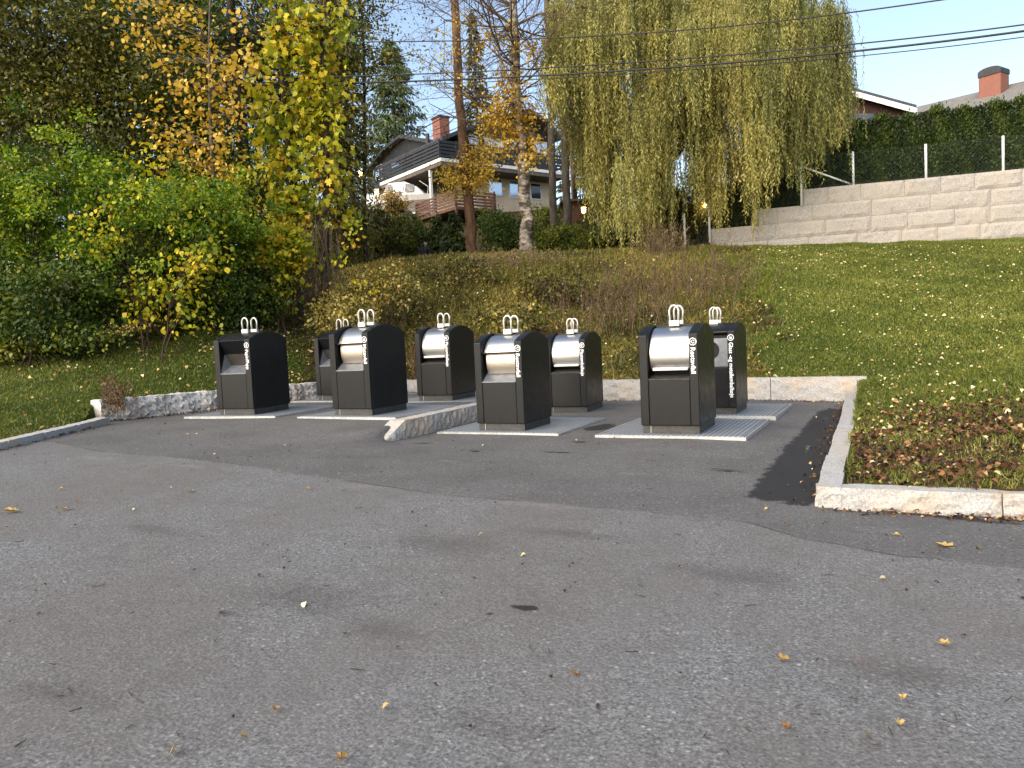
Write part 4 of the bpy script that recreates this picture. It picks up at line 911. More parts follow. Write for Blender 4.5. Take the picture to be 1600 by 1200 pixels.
nk = lambda x, y: np.exp(-((x-.6)/1.3)**2-((y-8.1)/1.9)**2)
x, y = scatter(1750000, -7, 16, 6, 29, lambda x, y: bankside(x, y) > -1.0+.8*lump(x, y, 2), .75)
k = rng.uniform(size=len(x)) > nk(x, y)*.55; x, y = x[k], y[k]
blades('lawn_grass', 'mown green lawn grass on the right slope', 'grass', x, y, .06, .009, lambda x, y, n: .47+.17*lump(x, y, .55)+.10*lump(x+5, y, 2.1)+rng.normal(size=n)*.2+nk(x, y)*.3, 'grass', .6)
x, y = scatter(700000, -26, -9.2, 4, 20, lambda x, y: (x < -9.8) & (y < 17), .6)
k = rng.uniform(size=len(x)) < .8; x, y = x[k], y[k]
blades('lawn_grass', 'shaded green lawn grass left of the rough granite wall', 'grass', x, y, .06, .009, lambda x, y, n: .4+.12*lump(x, y, .8)+rng.normal(size=n)*.2, 'grass', .6)
onbank = lambda x, y: (bankside(x, y) < .4+.8*lump(x, y, 2)) & (x > -15) & ((x > -11) | (y > 15.5)) & (y < 27)
x, y = scatter(900000, -18, 6, 13.9, 28, onbank)
k = rng.uniform(size=len(x)) < .30; xb, yb_ = x[k], y[k]
blades('bank_grass', 'rough yellow brown herbs and grass covering the bank', 'herbs', xb, yb_, .21, .014, lambda x, y, n: .50+.30*lump(x, y, .9)+.10*np.sin(x*.8)+rng.normal(size=n)*.2-.25*np.exp(-((x+3)/3.5)**2-((y-18)/3)**2), 'bankherb', .8)
k = rng.uniform(size=len(x)) < .17; xb, yb_ = x[k], y[k]
blades('bank_herbs', 'broad leaved weeds and brambles mixed through the bank', 'herbs', xb, yb_, .09, .055, lambda x, y, n: .48+.28*lump(x+3, y, 1.1)+rng.normal(size=n)*.22-.25*np.exp(-((x+3)/3.5)**2-((y-18)/3)**2), 'bankherb', 1.4, OVAL)
# green grass on top of the ridge
x, y = scatter(300000, -12, 3, 19, 27, lambda x, y: (bankside(x, y) < 1) & (bankside(x, y) > -9) & (lump(x, y, .8) > -.2) & (y > 19.8))
k = rng.uniform(size=len(x)) < .6; blades('ridge_grass', 'greener grass along the top of the bank', 'grass', x[k], y[k], .16, .014, lambda x, y, n: .5+rng.normal(size=n)*.2, 'grass', .7)

def litter(name, label, x, y, L, tint, mat, z=None, lift=.03, rough=.5):
    n = len(x); zz = zsurf(x, y) if z is None else z; C = np.stack([x, y, zz+lift+rng.uniform(0, .02, n)], 1)
    D = np.stack([rng.normal(size=n), rng.normal(size=n), rng.normal(size=n)*.15], 1); N = unit(np.array([0, 0, 1.])+rnd(n, rough)); s = rng.uniform(.5, 1.35, n)
    print(name, n); return tag(cards(name, C, D, N, L*s, L*.75*s, OVAL, tint(n), M[mat], None, .5), label, 'leaf litter', kind='stuff')
x, y = scatter(7500, -7, 16, 6.2, 27, lambda x, y: bankside(x, y) > -1)
litter('leaf_litter', 'small pale yellow leaves sprinkled over the right lawn', x, y, .052, lambda n: .85+rng.normal(size=n)*.15, 'litter')
x, y = scatter(30000, -.2, 6, 6.2, 13.5, lambda x, y: rng.uniform(size=len(x)) < nk(x, y)*.85*(1-sstep(lump(x, y, 2.2), 0, .5)*.75))
litter('leaf_litter', 'brown leaves lying on the lawn corner behind the kerb', x, y, .05, lambda n: (.42+rng.normal(size=n)*.3), 'litter_brown', lift=.03, rough=.6)
x, y = scatter(30000, -28, -9.3, 4.5, 22, lambda x, y: (x < -9.9) & (rng.uniform(size=len(x)) < .10+.9*sstep(y-(-x-11)*.2, 9.5, 13.5)*(.4+.6*sstep(lump(x, y, 1.5), -.3, .3))))
litter('leaf_litter', 'yellow leaves scattered over the left lawn below the shrubs', x, y, .07, lambda n: .62+rng.normal(size=n)*.22, 'litter')
x, y = scatter(11000, -18, 4, 13.9, 26, onbank)
litter('leaf_litter', 'yellow and brown leaves caught in the bank herbs', x, y, .065, lambda n: .5+rng.normal(size=n)*.25, 'litter', lift=.09)
# asphalt crumbs and leaves
def on_paved(n, x0, x1, y0, y1):
    x = rng.uniform(x0, x1, n); y = rng.uniform(y0, y1, n); k = in_view(x, y) & inside(x, y); return x[k], y[k]
x, y = on_paved(620, -11, 4, 1.5, 9.2)
litter('leaf_litter', 'crumbs of brown leaf and grit on the open asphalt', x, y, .020, lambda n: rng.choice([.05, .1, .5, .8], n, p=[.5, .2, .2, .1]), 'litter_brown', z=zpaved(x, y), lift=.006, rough=.15)
x, y = on_paved(90, -11, 4, 1.5, 9)
litter('leaf_litter', 'tiny pale specks of leaf scattered over the asphalt', x, y, .035, lambda n: .7+rng.normal(size=n)*.3, 'litter', z=zpaved(x, y), lift=.006, rough=.2)
def edge_line(pts, n, w):
    P = np.array(pts); k = rng.integers(0, len(P)-1, n); u = rng.uniform(size=n); d = P[k+1]-P[k]; nn = unit(np.stack([-d[:, 1], d[:, 0]], 1))
    q = P[k]+d*u[:, None]+nn*(np.abs(rng.normal(size=n))*w)[:, None]; return q[:, 0], q[:, 1]
for pts, n_, w_, lb in (([(-.44, 13.8), (-.44, 6.2)], 160, -.10, 'crumbs gathered along the right kerb by the black asphalt strip'), ([(.95, 6.28), (-.4, 6.08)], 130, .07, 'brown crumbs gathered along the front kerb'), ([(12, 8.2), (4, 6.85), (.95, 6.28)], 200, .08, 'brown crumbs along the kerb towards the right edge'),
        ([(-11.2, 8.35), (-10.5, 12.2)], 500, -.12, 'leaves gathered at the foot of the rough granite wall'), ([(-10.55, 13.85), (-.5, 13.85)], 520, -.10, 'leaves gathered at the foot of the low back wall'), ([(-9.2, 4.6), (-9.75, 5.9), (-10.6, 7.6)], 260, -.10, 'leaves gathered along the low left kerb')):
    x, y = edge_line(pts, n_, w_); litter('leaf_litter', lb, x, y, .035, lambda n: .45+rng.normal(size=n)*.3, 'litter_brown', z=zpaved(x, y), lift=.006, rough=.35)
mtw = MB()
for k in range(60):
    px, py = rng.uniform(0, 1600), rng.uniform(700, 1180); P = gp(px, py)
    if inside(P[0], P[1]): a = rng.uniform(0, 6.3); L = rng.uniform(.02, .07); mtw.tube([P+[0, 0, .006], P+[math.cos(a)*L, math.sin(a)*L, .010]], .0018, 4)
tag(mtw.build('twig_litter', M['bark_dark'], fix=False), 'short dark twigs scattered on the asphalt', 'twigs', kind='stuff')
def fallen(px, py, L, tint, label, mat='litter', yaw=0):
    P = gp(px, py); n = 7; vs = []; fs = []
    r = np.random.default_rng(int(px)); T_ = LOBED; n = len(T_)
    V = [(T_[i, 0]*L, T_[i, 1]*L, .012+abs(T_[i, 0])*L*.45*r.uniform(.5, 1.2)+.01*r.uniform()) for i in range(n)]+[(0, L*.45, .008)]
    b = MB().add(V, [(i, (i+1) % n, n) for i in range(n)]); b.tube([(0, 0, .012), (.01*L, -L*.5, .02)], .0012, 4)
    o = b.build('fallen_leaf', M[mat], fix=False); o.location = P; o.rotation_euler = (0, 0, yaw)
    a = o.data.attributes.new('tint', 'FLOAT', 'FACE'); a.data.foreach_set('value', np.full(len(o.data.polygons), tint, np.float32))
    tag(o, label, 'fallen leaf', 'fallen leaves on the asphalt')
for a in [(1482, 858, .10, .66, 'large yellow leaf on the asphalt in front of the right kerb'), (8, 802, .10, .62, 'orange yellow leaf at the left picture edge on the asphalt'), (104, 796, .07, .6, 'yellow leaf on the asphalt a little right of the left edge leaf'),
          (1219, 1034, .045, .5, 'brown leaf alone on the asphalt in the lower right'), (1470, 1009, .045, .62, 'small orange leaf below the large yellow one'), (1409, 1098, .035, .68, 'upper one of two orange leaves near the lower right corner'), (1405, 1133, .035, .66, 'lower one of two orange leaves near the lower right corner'),
          (432, 1115, .03, .55, 'orange leaf in the lower left foreground'), (1226, 1138, .035, .38, 'dull brown leaf at the bottom right of centre'), (542, 1188, .04, .45, 'brown leaf at the very bottom left of centre'), (297, 770, .06, .5, 'brown yellow leaf on old asphalt below the leftmost container'), (1398, 838, .035, .7, 'small yellow leaf left of the large yellow one'), (896, 1058, .03, .35, 'dark curled leaf in the middle of the foreground')]:
    fallen(a[0], a[1], a[2], a[3], a[4], yaw=a[0]*.7)

# tall dry weeds on the bank
def weeds(name, label, spots_, mat, n, h, tone, spread=.35, kind=None):
    root = thing(name, label, 'weeds', spot(*spots_[0])); o0 = np.array(root.location); mb = MB(); C = []; D = []
    for k in range(n):
        s = spots_[int(rng.integers(len(spots_)))]; b = spot(s[0]+rng.normal()*26*spread/.35, s[1]+rng.normal()*.35)-o0; hh = h*rng.uniform(.5, 1.2); d = unit(np.array([rng.normal()*.22, rng.normal()*.22, 1]))
        q = [b+d*hh*u+np.array([rng.normal()*.015, rng.normal()*.015, 0]) for u in (0, .35, .7, 1)]; mb.tube(q, [.006, .005, .004, .002], 3, False)
        for j in range(6):
            u = rng.uniform(.35, 1); p = b+d*hh*u; e = unit(d+rng.normal(size=3)*.5); mb.tube([p, p+e*hh*.16], [.003, .002], 3, False)
            C += [p+e*hh*.16*rng.uniform(.3, 1) for _ in range(3)]; D += [e+rng.normal(size=3)*.5 for _ in range(3)]
    C = np.array(C); D = np.array(D); m = len(C); s = rng.uniform(.5, 1.3, m)
    cards('seed_heads', C, D, unit(rnd(m)), .05*s, .02*s, OVAL, tone+rng.normal(size=m)*.2, M[mat], root, .1)
    mb.build('stems', M['twig'], root, fix=False); return root
weeds('dry_weeds', 'tall brown dry weeds on the bank above the right Restavfall container', [(930, 19), (985, 20), (1020, 20.5), (900, 18.5), (960, 17.6)], 'dry', 200, .85, .2, .7)
weeds('dry_weeds', 'tall reddish dry weeds on the bank edge beside the lawn', [(1090, 20), (1110, 19.6), (1060, 21.6), (1125, 20.5), (1050, 18.5)], 'dry', 190, .9, .3, .6)
weeds('dry_weeds', 'pale dry grass tuft below the first fence post', [(1040, 24.8), (1050, 24.5), (1030, 24.6)], 'dry', 170, .9, .8, .2)
weeds('dry_weeds', 'thin dry weeds around the birch foot on the ridge', [(800, 22), (850, 22.5), (760, 22), (730, 21.5)], 'dry', 170, .6, .75)
weeds('dry_weeds', 'brown weeds on the middle of the bank above the left Plastemballasje container', [(850, 17.5), (800, 17.3), (700, 17.5), (640, 17.3)], 'dry', 260, .45, .45)
weeds('dry_weeds', 'small dead brown plant at the left end of the rough granite wall', [(163, 12.3), (172, 12.4)], 'dry', 60, .38, .35, .12)

for (px, py, d, rx, ry, mt, tn, lb) in ((600, 450, 18.5, 60, 30, 'bankherb', .62, 'yellow brown thicket on the bank right of the vine trees'), (720, 430, 21, 60, 26, 'bankherb', .38, 'green bramble patch in the middle of the bank'),
        (860, 450, 19.5, 55, 26, 'bankherb', .22, 'dark brown bramble patch on the bank right of the middle'), (535, 490, 17.2, 50, 34, 'bankherb', .78, 'golden leaved thicket on the bank behind the Matavfall container'), (800, 500, 17, 60, 18, 'bankherb', .40, 'low green brown bramble patch just above the low back wall')):
    broad('bramble_patch', lb, 'bramble', px, d, [(px, py, rx, ry, .5, 60, 40)], mt, .07, .045, tn, rc=.16, trunk=.008, stems=12, nbr=70, bark='twig', shell=.2, group='thickets on the bank')
#%%BUILD
# ------------------------------------------------------------------ houses
def hz(px): return 527.5-(px-800)*.0463
dA = unit(ray(2451, hz(2451))*np.array([1, 1, 0])); dB = np.array([-dA[1], dA[0], 0]); Z1 = np.array([0, 0, 1.])
HC = at(688, 249, 42)
house = thing('hillside_house', 'cream and black two storey house on the hill with a long slatted balcony', 'house', (HC[0], HC[1], 8.0)); HO = np.array(house.location)
def H(a, b, z): return HC+dA*a+dB*b+Z1*z-HO
def hbox(mb, a0, a1, b0, b1, z0, z1):
    vs = [H(a, b, z) for z in (z0, z1) for a, b in ((a0, b0), (a1, b0), (a1, b1), (a0, b1))]
    return mb.add(vs, [(0, 3, 2, 1), (4, 5, 6, 7), (0, 1, 5, 4), (1, 2, 6, 5), (2, 3, 7, 6), (3, 0, 4, 7)])
def A_s(px, py=260, b=0):     # (a, z) of a pixel on the facade plane b metres back
    P = onplane(px, py, HC+dB*b, dB); return float(np.dot(P-HC, dA)), float(P[2]-HC[2])
def B_s(px, py=260, a=0):
    P = onplane(px, py, HC+dA*a, dA); return float(np.dot(P-HC, dB)), float(P[2]-HC[2])
LA = A_s(884)[0]; LB = B_s(592)[0]
hbox(MB(), 0, LA, 0, LB, -.08, .10).build('balcony_floor', M['white'], house)
hbox(MB(), .03, LA-.03, .03, LB-.03, -.30, -.085).build('balcony_beams', M['greywood'], house)
# cream lower storey set back under the balcony
a0, _ = A_s(742, 300, 1.4); hbox(MB(), a0, LA+.2, 1.4, 8, -4.2, -.31).build('lower_wall', M['render'], house)
hbox(MB(), 3.2, 3.5, 1.41, LB+2.2, -4.2, -.31).build('carport_wall', M['greywood'], house); hbox(MB(), .4, 3.19, LB+2.0, LB+2.2, -4.2, -.31).build('carport_wall', M['greywood'], house)
for (x0, x1, y0, y1, g_) in ((763, 783.5, 280, 305, 'glass'), (795.5, 811, 283, 308, 'glass'), (829, 844, 287, 311, 'darkglass')):
    (u0, z0), (u1, z1) = A_s(x0, y0, 1.4), A_s(x1, y1, 1.4)
    w_ = hbox(MB(), u0-.08, u1+.08, 1.35, 1.399, z1-.08, z0+.08).build('window', M['white'], house); hbox(MB(), u0, u1, 1.335, 1.349, z1, z0).build('pane', M[g_], w_)
# balcony railing slats
for side in (0, 1):
    m = MB()
    for k in range(5):
        z = .16+k*.19
        if side == 0: hbox(m, 0, LA, -.02, .01, z, z+.13)
        else: hbox(m, -.02, .01, .02, LB, z, z+.13)
    m.build('railing', M['blackwood'], house)
n = 9
for k in range(n):
    a_ = LA*k/(n-1); hbox(MB(), a_-.05, a_+.05, .012, .08, .125, 1.1).build('railing_post', M['blackwood'], house)
for k in range(1, 6):
    b_ = LB*k/5; hbox(MB(), .012, .08, b_-.05, b_+.05, .125, 1.1).build('railing_post', M['blackwood'], house)
for px in (671, 615):
    b_, _ = B_s(px, 300); hbox(MB(), .05, .19, b_-.07, b_+.07, -3.6, -.31).build('support_post', M['white'], house)
# upper storey
a1 = A_s(727, 230, 1.5)[0]
for (x0, x1, y0, y1) in ((733, 745, 213, 229), (757, 768, 217, 232), (770, 785, 218, 233), (790, 806, 221, 236), (835, 853, 222, 243)):
    (u0, z0), (u1, z1) = A_s(x0, y0, 1.5), A_s(x1, y1, 1.5)
    w_ = hbox(MB(), u0-.07, u1+.07, 1.44, 1.499, z1-.07, z0+.07).build('window', M['white'], house); hbox(MB(), u0, u1, 1.425, 1.439, z1, z0).build('pane', M['glass'], w_)
g = [A_s(px, py, .8) for px, py in ((689, 214), (757, 187), (826, 170), (856, 187), (876, 214))]
m = MB(); vs = []; N_ = len(g)
for b_ in (.7, 9): vs += [H(a_, b_, z_) for a_, z_ in g]
for b_ in (.7, 9): vs += [H(a_, b_, z_-.22) for a_, z_ in g]
fs = [(i, i+1, N_+i+1, N_+i) for i in range(N_-1)]+[(2*N_+i, 3*N_+i, 3*N_+i+1, 2*N_+i+1) for i in range(N_-1)]+[(i, 2*N_+i, 2*N_+i+1, i+1) for i in range(N_-1)]+[(N_+i, N_+i+1, 3*N_+i+1, 3*N_+i) for i in range(N_-1)]+[(0, N_, 3*N_, 2*N_), (N_-1, 3*N_-1, 4*N_-1, 2*N_-1)]
m.add(vs, fs); m.build('roof', M['rooftile'], house)
m = MB(); gi = [(a_, z_-.24) for a_, z_ in g]; zi = float(np.interp(a1, [q[0] for q in gi], [q[1] for q in gi]))
gi = [(a1, zi)]+[q for q in gi[:-1] if q[0] > a1+.1]+[(gi[-1][0]-.3, gi[-1][1])]
poly = gi+[(gi[-1][0], .127), (gi[0][0], .127)]
m.prism(poly, 1.45, 8.8, lambda u, v, w: H(u, w, v)); m.build('gable_wall', M['blackwood'], house)
b_, z_ = B_s(690, 218, 1.0); ch = at(690, 218, 47)-HO
m = MB(); w2 = px2m(11, 47); vs = [ch+dA*i*w2*.8+dB*j*w2+Z1*k for k in (-2, px2m(31, 47)) for i, j in ((-1, -1), (1, -1), (1, 1), (-1, 1))]
m.add(vs, [(0, 3, 2, 1), (4, 5, 6, 7), (0, 1, 5, 4), (1, 2, 6, 5), (2, 3, 7, 6), (3, 0, 4, 7)]); co = m.build('chimney', M['brick'], house)
m = MB(); zt2 = px2m(31, 47); vs = [ch+dA*i*w2*.92+dB*j*w2*1.1+Z1*k for k in (zt2+.003, zt2+.12) for i, j in ((-1, -1), (1, -1), (1, 1), (-1, 1))]
m.add(vs, [(0, 3, 2, 1), (4, 5, 6, 7), (0, 1, 5, 4), (1, 2, 6, 5), (2, 3, 7, 6), (3, 0, 4, 7)]); m.build('cap', M['blackwood'], co)
# wing at the left
wing = [B_s(px, py, 2.2) for px, py in ((574, 300), (574, 268), (600, 234), (624, 215), (684, 226), (692, 240), (692, 300))]
MB().prism(wing, 2.2, 8.5, lambda u, v, w: H(w, u, v)).build('side_wing', M['blackwood'], house)
m = MB()
rp = [B_s(px, py, 1.8) for px, py in ((566, 272), (599, 231), (624, 211), (688, 222))]
m.prism(rp+[(u, v-.18) for u, v in rp[::-1]], 1.75, 8.8, lambda u, v, w: H(w, u, v)); m.build('wing_roof', M['rooftile'], house)
for (x0, x1, y0, y1) in ((586, 597, 258, 283), (613, 632, 244, 263)):
    (u0, z0), (u1, z1) = B_s(x1, y0, 2.2), B_s(x0, y1, 2.2)
    w_ = hbox(MB(), 2.13, 2.199, u0-.06, u1+.06, z1-.06, z0+.06).build('window', M['white'], house); hbox(MB(), 2.115, 2.129, u0, u1, z1, z0).build('pane', M['glass'], w_)
mb = MB().tube([at(668, 225, 46)-HO, at(668, 209, 46)-HO], .12, 10); mb.build('roof_pipe', M['blackwood'], house)
# wooden deck below
dk = thing('wooden_deck', 'brown slatted wooden deck standing on posts below the balcony', 'deck', (HC[0], HC[1], 8.0)); DC = at(712, 322, 40.5)
def K(a, b, z): return DC+dA*a+dB*b+Z1*z-np.array(dk.location)
def kbox(mb, a0, a1, b0, b1, z0, z1):
    vs = [K(a, b, z) for z in (z0, z1) for a, b in ((a0, b0), (a1, b0), (a1, b1), (a0, b1))]
    return mb.add(vs, [(0, 3, 2, 1), (4, 5, 6, 7), (0, 1, 5, 4), (1, 2, 6, 5), (2, 3, 7, 6), (3, 0, 4, 7)])
KA = 2.6; KB = 4.3
kbox(MB(), 0, KA, 0, KB, -.16, 0).build('floor', M['brownwood'], dk)
for side in (0, 1, 2):
    m = MB()
    for k in range(5):
        z = .06+k*.165
        if side == 0: kbox(m, 0, KA, -.03, -.002, z, z+.11)
        elif side == 1: kbox(m, -.03, -.002, .0, KB, z, z+.11)
        else: kbox(m, KA+.002, KA+.03, 0, 1.2, z, z+.11)
    m.build('railing', M['brownwood'], dk)
for a_, b_ in ((0.06, .06), (KA-.06, .06), (.06, KB/2), (.06, KB-.06)): kbox(MB(), a_-.05, a_+.05, b_-.05, b_+.05, -1.4, .95).build('post', M['brownwood'], dk)
# white boat under the balcony
bc = at(628, 318, 44.5); boat = thing('cabin_boat', 'white cabin boat with dark windows parked under the black balcony', 'boat', bc, 0)
fwd = unit(-RT*np.array([1, 1, 0])+dB*.25); sid = np.array([-fwd[1], fwd[0], 0])
def Bt(l, w, z): return fwd*l+sid*w+Z1*z
m = MB(); st_ = [(-1.9, .85, -.55, .28), (-.8, .95, -.6, .3), (.6, .95, -.6, .36), (1.6, .65, -.45, .48), (2.3, .06, -.1, .62)]; vs = []
for l, w, zb, zt_ in st_: vs += [Bt(l, -w, zt_), Bt(l, -w*.85, 0), Bt(l, 0, zb), Bt(l, w*.85, 0), Bt(l, w, zt_)]
fs = [(i*5+j, i*5+(j+1) % 5, (i+1)*5+(j+1) % 5, (i+1)*5+j) for i in range(4) for j in range(5)]+[(0, 1, 2, 3, 4), (20, 21, 22, 23, 24)]
m.add(vs, fs); m.build('hull', M['white'], boat)
m = MB(); vs = []
for l, w, zt_ in ((-1.5, .75, .34), (-1.1, .7, .78), (-.4, .68, 1.12), (.6, .62, 1.1), (1.05, .55, .42)): vs += [Bt(l, -w, .3), Bt(l, -w*.8, zt_), Bt(l, w*.8, zt_), Bt(l, w, .3)]
fs = [(i*4+j, i*4+(j+1) % 4, (i+1)*4+(j+1) % 4, (i+1)*4+j) for i in range(4) for j in range(4)]+[(0, 1, 2, 3), (16, 17, 18, 19)]
m.add(vs, fs); m.build('cabin', M['white'], boat)
for l0, l1 in ((-.95, -.45), (-.3, .25), (.35, .72)):
    for sg in (-1, 1):
        m = MB(); m.add([Bt(l0, sg*.745, .5), Bt(l1, sg*.735, .5), Bt(l1, sg*.625, .98), Bt(l0, sg*.625, .9 if l0 < -.9 else .98)], [(0, 1, 2, 3)]); m.build('cabin_window', M['darkglass'] if l0 != -.3 else M['glass'], boat)
m = MB().tube([Bt(-1.7, .5, .3), Bt(-1.75, .45, .75), Bt(-1.2, .3, 1.15)], .02, 6); m.build('rail', M['galv'], boat)
# trailer under it
tr = thing('boat_trailer', 'dark trailer carrying the white boat', 'trailer', bc)
m = MB(); m.bar(Bt(-1.8, -.4, -.66), Bt(2.4, -.1, -.66), .1, .1); m.bar(Bt(-1.8, .4, -.66), Bt(2.4, .1, -.66), .1, .1); m.bar(Bt(-.6, -.85, -.7), Bt(-.6, .85, -.7), .09, .09); m.build('frame', M['galv'], tr)
for sg in (-1, 1):
    MB().tube([Bt(-.6, sg*.86, -.85), Bt(-.6, sg*1.02, -.85)], .3, 18).build('wheel', M['cable'], tr)

# red brown gabled house behind the willow
G0 = at(1290, 300, 38); gn = unit(FW*np.array([1, 1, 0])+RT*.25*np.array([1, 1, 0])); gs = np.array([gn[1], -gn[0], 0])
gh = thing('gabled_house', 'dark red brown gabled house with pale bargeboards half hidden by the willow', 'house', (G0[0], G0[1], 5.5)); GO = np.array(gh.location)
def gpx(px, py): P = onplane(px, py, G0, gn); return float(np.dot(P-G0, gs)), float(P[2])
gp_ = [gpx(1148, 330), gpx(1150, 235), gpx(1285, 140), gpx(1418, 176), gpx(1418, 330)]
gfn = lambda u, v, w: G0+gs*u+gn*w+Z1*(v-G0[2])-GO
MB().prism(gp_, 0, 8, gfn).build('wall', M['redwall'], gh)
rf = [gpx(1140, 238), gpx(1285, 134), gpx(1428, 173)]
MB().prism(rf+[(u, v+.14) for u, v in rf[::-1]], -.5, 8.4, gfn).build('roof', M['rooftile'], gh)
for q0, q1 in ((0, 1), (1, 2)):
    (ua, va), (ub, vb) = rf[q0], rf[q1]; MB().prism([(ua, va-.02), (ub, vb-.02), (ub, vb-.28), (ua, va-.28)], -.56, -.5, gfn).build('bargeboard', M['white'], gh)
MB().prism([gpx(1320, 178), gpx(1365, 178), gpx(1365, 215), gpx(1320, 215)], -.06, -.01, gfn).build('window', M['darkglass'], gh)
# grey roofed house at the right
Pa, Pb = at(1415, 171, 46), at(1760, 88, 37); dn = unit(np.cross(unit(Pb-Pa), Z1)); dn = dn*np.array([1, 1, 0])
if np.dot(dn, FW) > 0: dn = -dn
rh = thing('grey_roofed_house', 'house with a grey tiled roof and brick chimney above the thuja hedge', 'house', (Pa[0], Pa[1], 5.5)); RO = np.array(rh.location)
m = MB(); vs = [Pa, Pb, Pb+dn*5-Z1*2.4, Pa+dn*5-Z1*2.4, Pb-dn*5-Z1*2.4, Pa-dn*5-Z1*2.4]; vs += [v-Z1*.2 for v in vs]; vs = [v-RO for v in vs]
m.add(vs, [(0, 1, 2, 3), (1, 0, 5, 4), (6, 9, 8, 7), (7, 10, 11, 6), (3, 2, 8, 9), (4, 5, 11, 10), (0, 3, 9, 6), (5, 0, 6, 11), (2, 1, 7, 8), (1, 4, 10, 7)]); m.build('roof', M['greyroof'], rh)
m = MB(); q = [Pa+dn*4.4-Z1*2.35, Pb+dn*4.4-Z1*2.35, Pb-dn*4.4-Z1*2.35, Pa-dn*4.4-Z1*2.35]; q = [v-RO for v in q]+[np.array([v[0], v[1], 4.0])-RO for v in q]
m.add(q, [(0, 1, 5, 4), (1, 2, 6, 5), (2, 3, 7, 6), (3, 0, 4, 7), (0, 3, 2, 1)]); m.build('wall', M['render'], rh)
cc = at(1557, 137, 41)+dn*.3-RO; e1 = unit(Pb-Pa)*np.array([1, 1, 0]); w2 = px2m(16, 41)
def cbox(mb, hw, hd, z0, z1): return mb.add([cc+e1*i*hw+dn*j*hd+Z1*k for k in (z0, z1) for i, j in ((-1, -1), (1, -1), (1, 1), (-1, 1))], [(0, 3, 2, 1), (4, 5, 6, 7), (0, 1, 5, 4), (1, 2, 6, 5), (2, 3, 7, 6), (3, 0, 4, 7)])
ch2 = cbox(MB(), w2, .45, -1.2, px2m(16, 41)).build('chimney', M['brick'], rh)
m = MB(); zt2 = px2m(16, 41)+.004; arc_ = [(-w2*1.05, 0), (-w2*1.05, .22)]+[(w2*1.05*math.cos(R(a_)), .22+.2*math.sin(R(a_))) for a_ in range(160, 19, -20)]+[(w2*1.05, .22), (w2*1.05, 0)]
m.prism(arc_, -.5, .5, lambda u, v, w: cc+e1*u+dn*w+Z1*(zt2+v)); m.build('cap', M['blackwood'], ch2)
# brown slat fence right of the hillside house
sf = at(893, 285, 41); sf2 = at(942, 288, 43); fz = thing('slat_fence', 'brown horizontal slat fence between the house and the willow', 'fence', sf); dv = sf2-sf; dv[2] = 0; L_ = np.linalg.norm(dv); dv /= L_
m = MB()
for k in range(7): m.bar(Z1*(.1+k*.17), dv*L_+Z1*(.1+k*.17), .03, .12)
m.build('slats', M['brownwood'], fz)
for u in (0.03, L_/2, L_-.03): MB().bar(dv*u-Z1*2, dv*u+Z1*1.25, .09, .09, upv=dv).build('post', M['brownwood'], fz)
# timber shed wall below the fence
sh = at(925, 345, 37.5); shd = thing('timber_shed', 'low dark red brown timber shed with the lit lamp beside the slim trunks', 'shed', sh)
fv = unit(FW*np.array([1, 1, 0])); rv = unit(RT*np.array([1, 1, 0]))
m = MB(); m.add([rv*i*1.3+fv*(j*1.6+1.6)+Z1*k for k in (-2, .95) for i, j in ((-1, -1), (1, -1), (1, 1), (-1, 1))], [(0, 3, 2, 1), (4, 5, 6, 7), (0, 1, 5, 4), (1, 2, 6, 5), (2, 3, 7, 6), (3, 0, 4, 7)]); m.build('wall', M['redwall'], shd)
m = MB(); m.add([rv*i*1.5+fv*(j*1.8+1.6)+Z1*k for k in (.953, 1.06) for i, j in ((-1, -1), (1, -1), (1, 1), (-1, 1))], [(0, 3, 2, 1), (4, 5, 6, 7), (0, 1, 5, 4), (1, 2, 6, 5), (2, 3, 7, 6), (3, 0, 4, 7)]); m.build('roof', M['rooftile'], shd)
# lit lamps
def lamp(px, py, d, s, label, post=0):
    P = at(px, py, d); root = thing('garden_lamp', label, 'lamp', P, 0, 'lit outdoor lamps')
    m = MB(); k = 6; vs = [(s*r_*math.cos(2*math.pi*i/k), s*r_*math.sin(2*math.pi*i/k), z_*s) for z_, r_ in ((-.9, .5), (.7, .75)) for i in range(k)]
    m.add(vs, [tuple(range(k)), tuple(range(2*k-1, k-1, -1))]+[(i, (i+1) % k, k+(i+1) % k, k+i) for i in range(k)]); m.build('lantern_glass', M['glow'], root)
    m = MB(); m.add([(s*1.0*math.cos(2*math.pi*i/k), s*1.0*math.sin(2*math.pi*i/k), .72*s) for i in range(k)]+[(0, 0, 1.4*s)], [tuple(range(k))]+[(i, (i+1) % k, k) for i in range(k)]); m.build('lantern_roof', M['cable'], root)
    zb = zg(P[0], P[1])-P[2]-.1
    if post: MB().tube([(0, 0, min(zb, -.3)), (0, 0, -.9*s)], .025, 8).build('post', M['cable'], root)
    l = bpy.data.lights.new('lamp_light', 'POINT'); l.energy = 6; l.color = (1, .6, .22); l.shadow_soft_size = s*.8; lo = bpy.data.objects.new('lamp_light', l); COL.objects.link(lo); lo.parent = root; lo.location = (-FW[0]*s*1.4, -FW[1]*s*1.4, 0)
lamp(588, 300, 40, .17, 'lit lamp left of the white boat', 1)
lamp(563, 271, 40, .15, 'lit lamp shining through leaves at the far left of the house', 1)
lamp(912, 328, 36.5, .16, 'lit square lamp in front of the timber shed', 1)
lamp(1101, 320, 27.6, .12, 'lit lamp between the first two fence posts', 1)

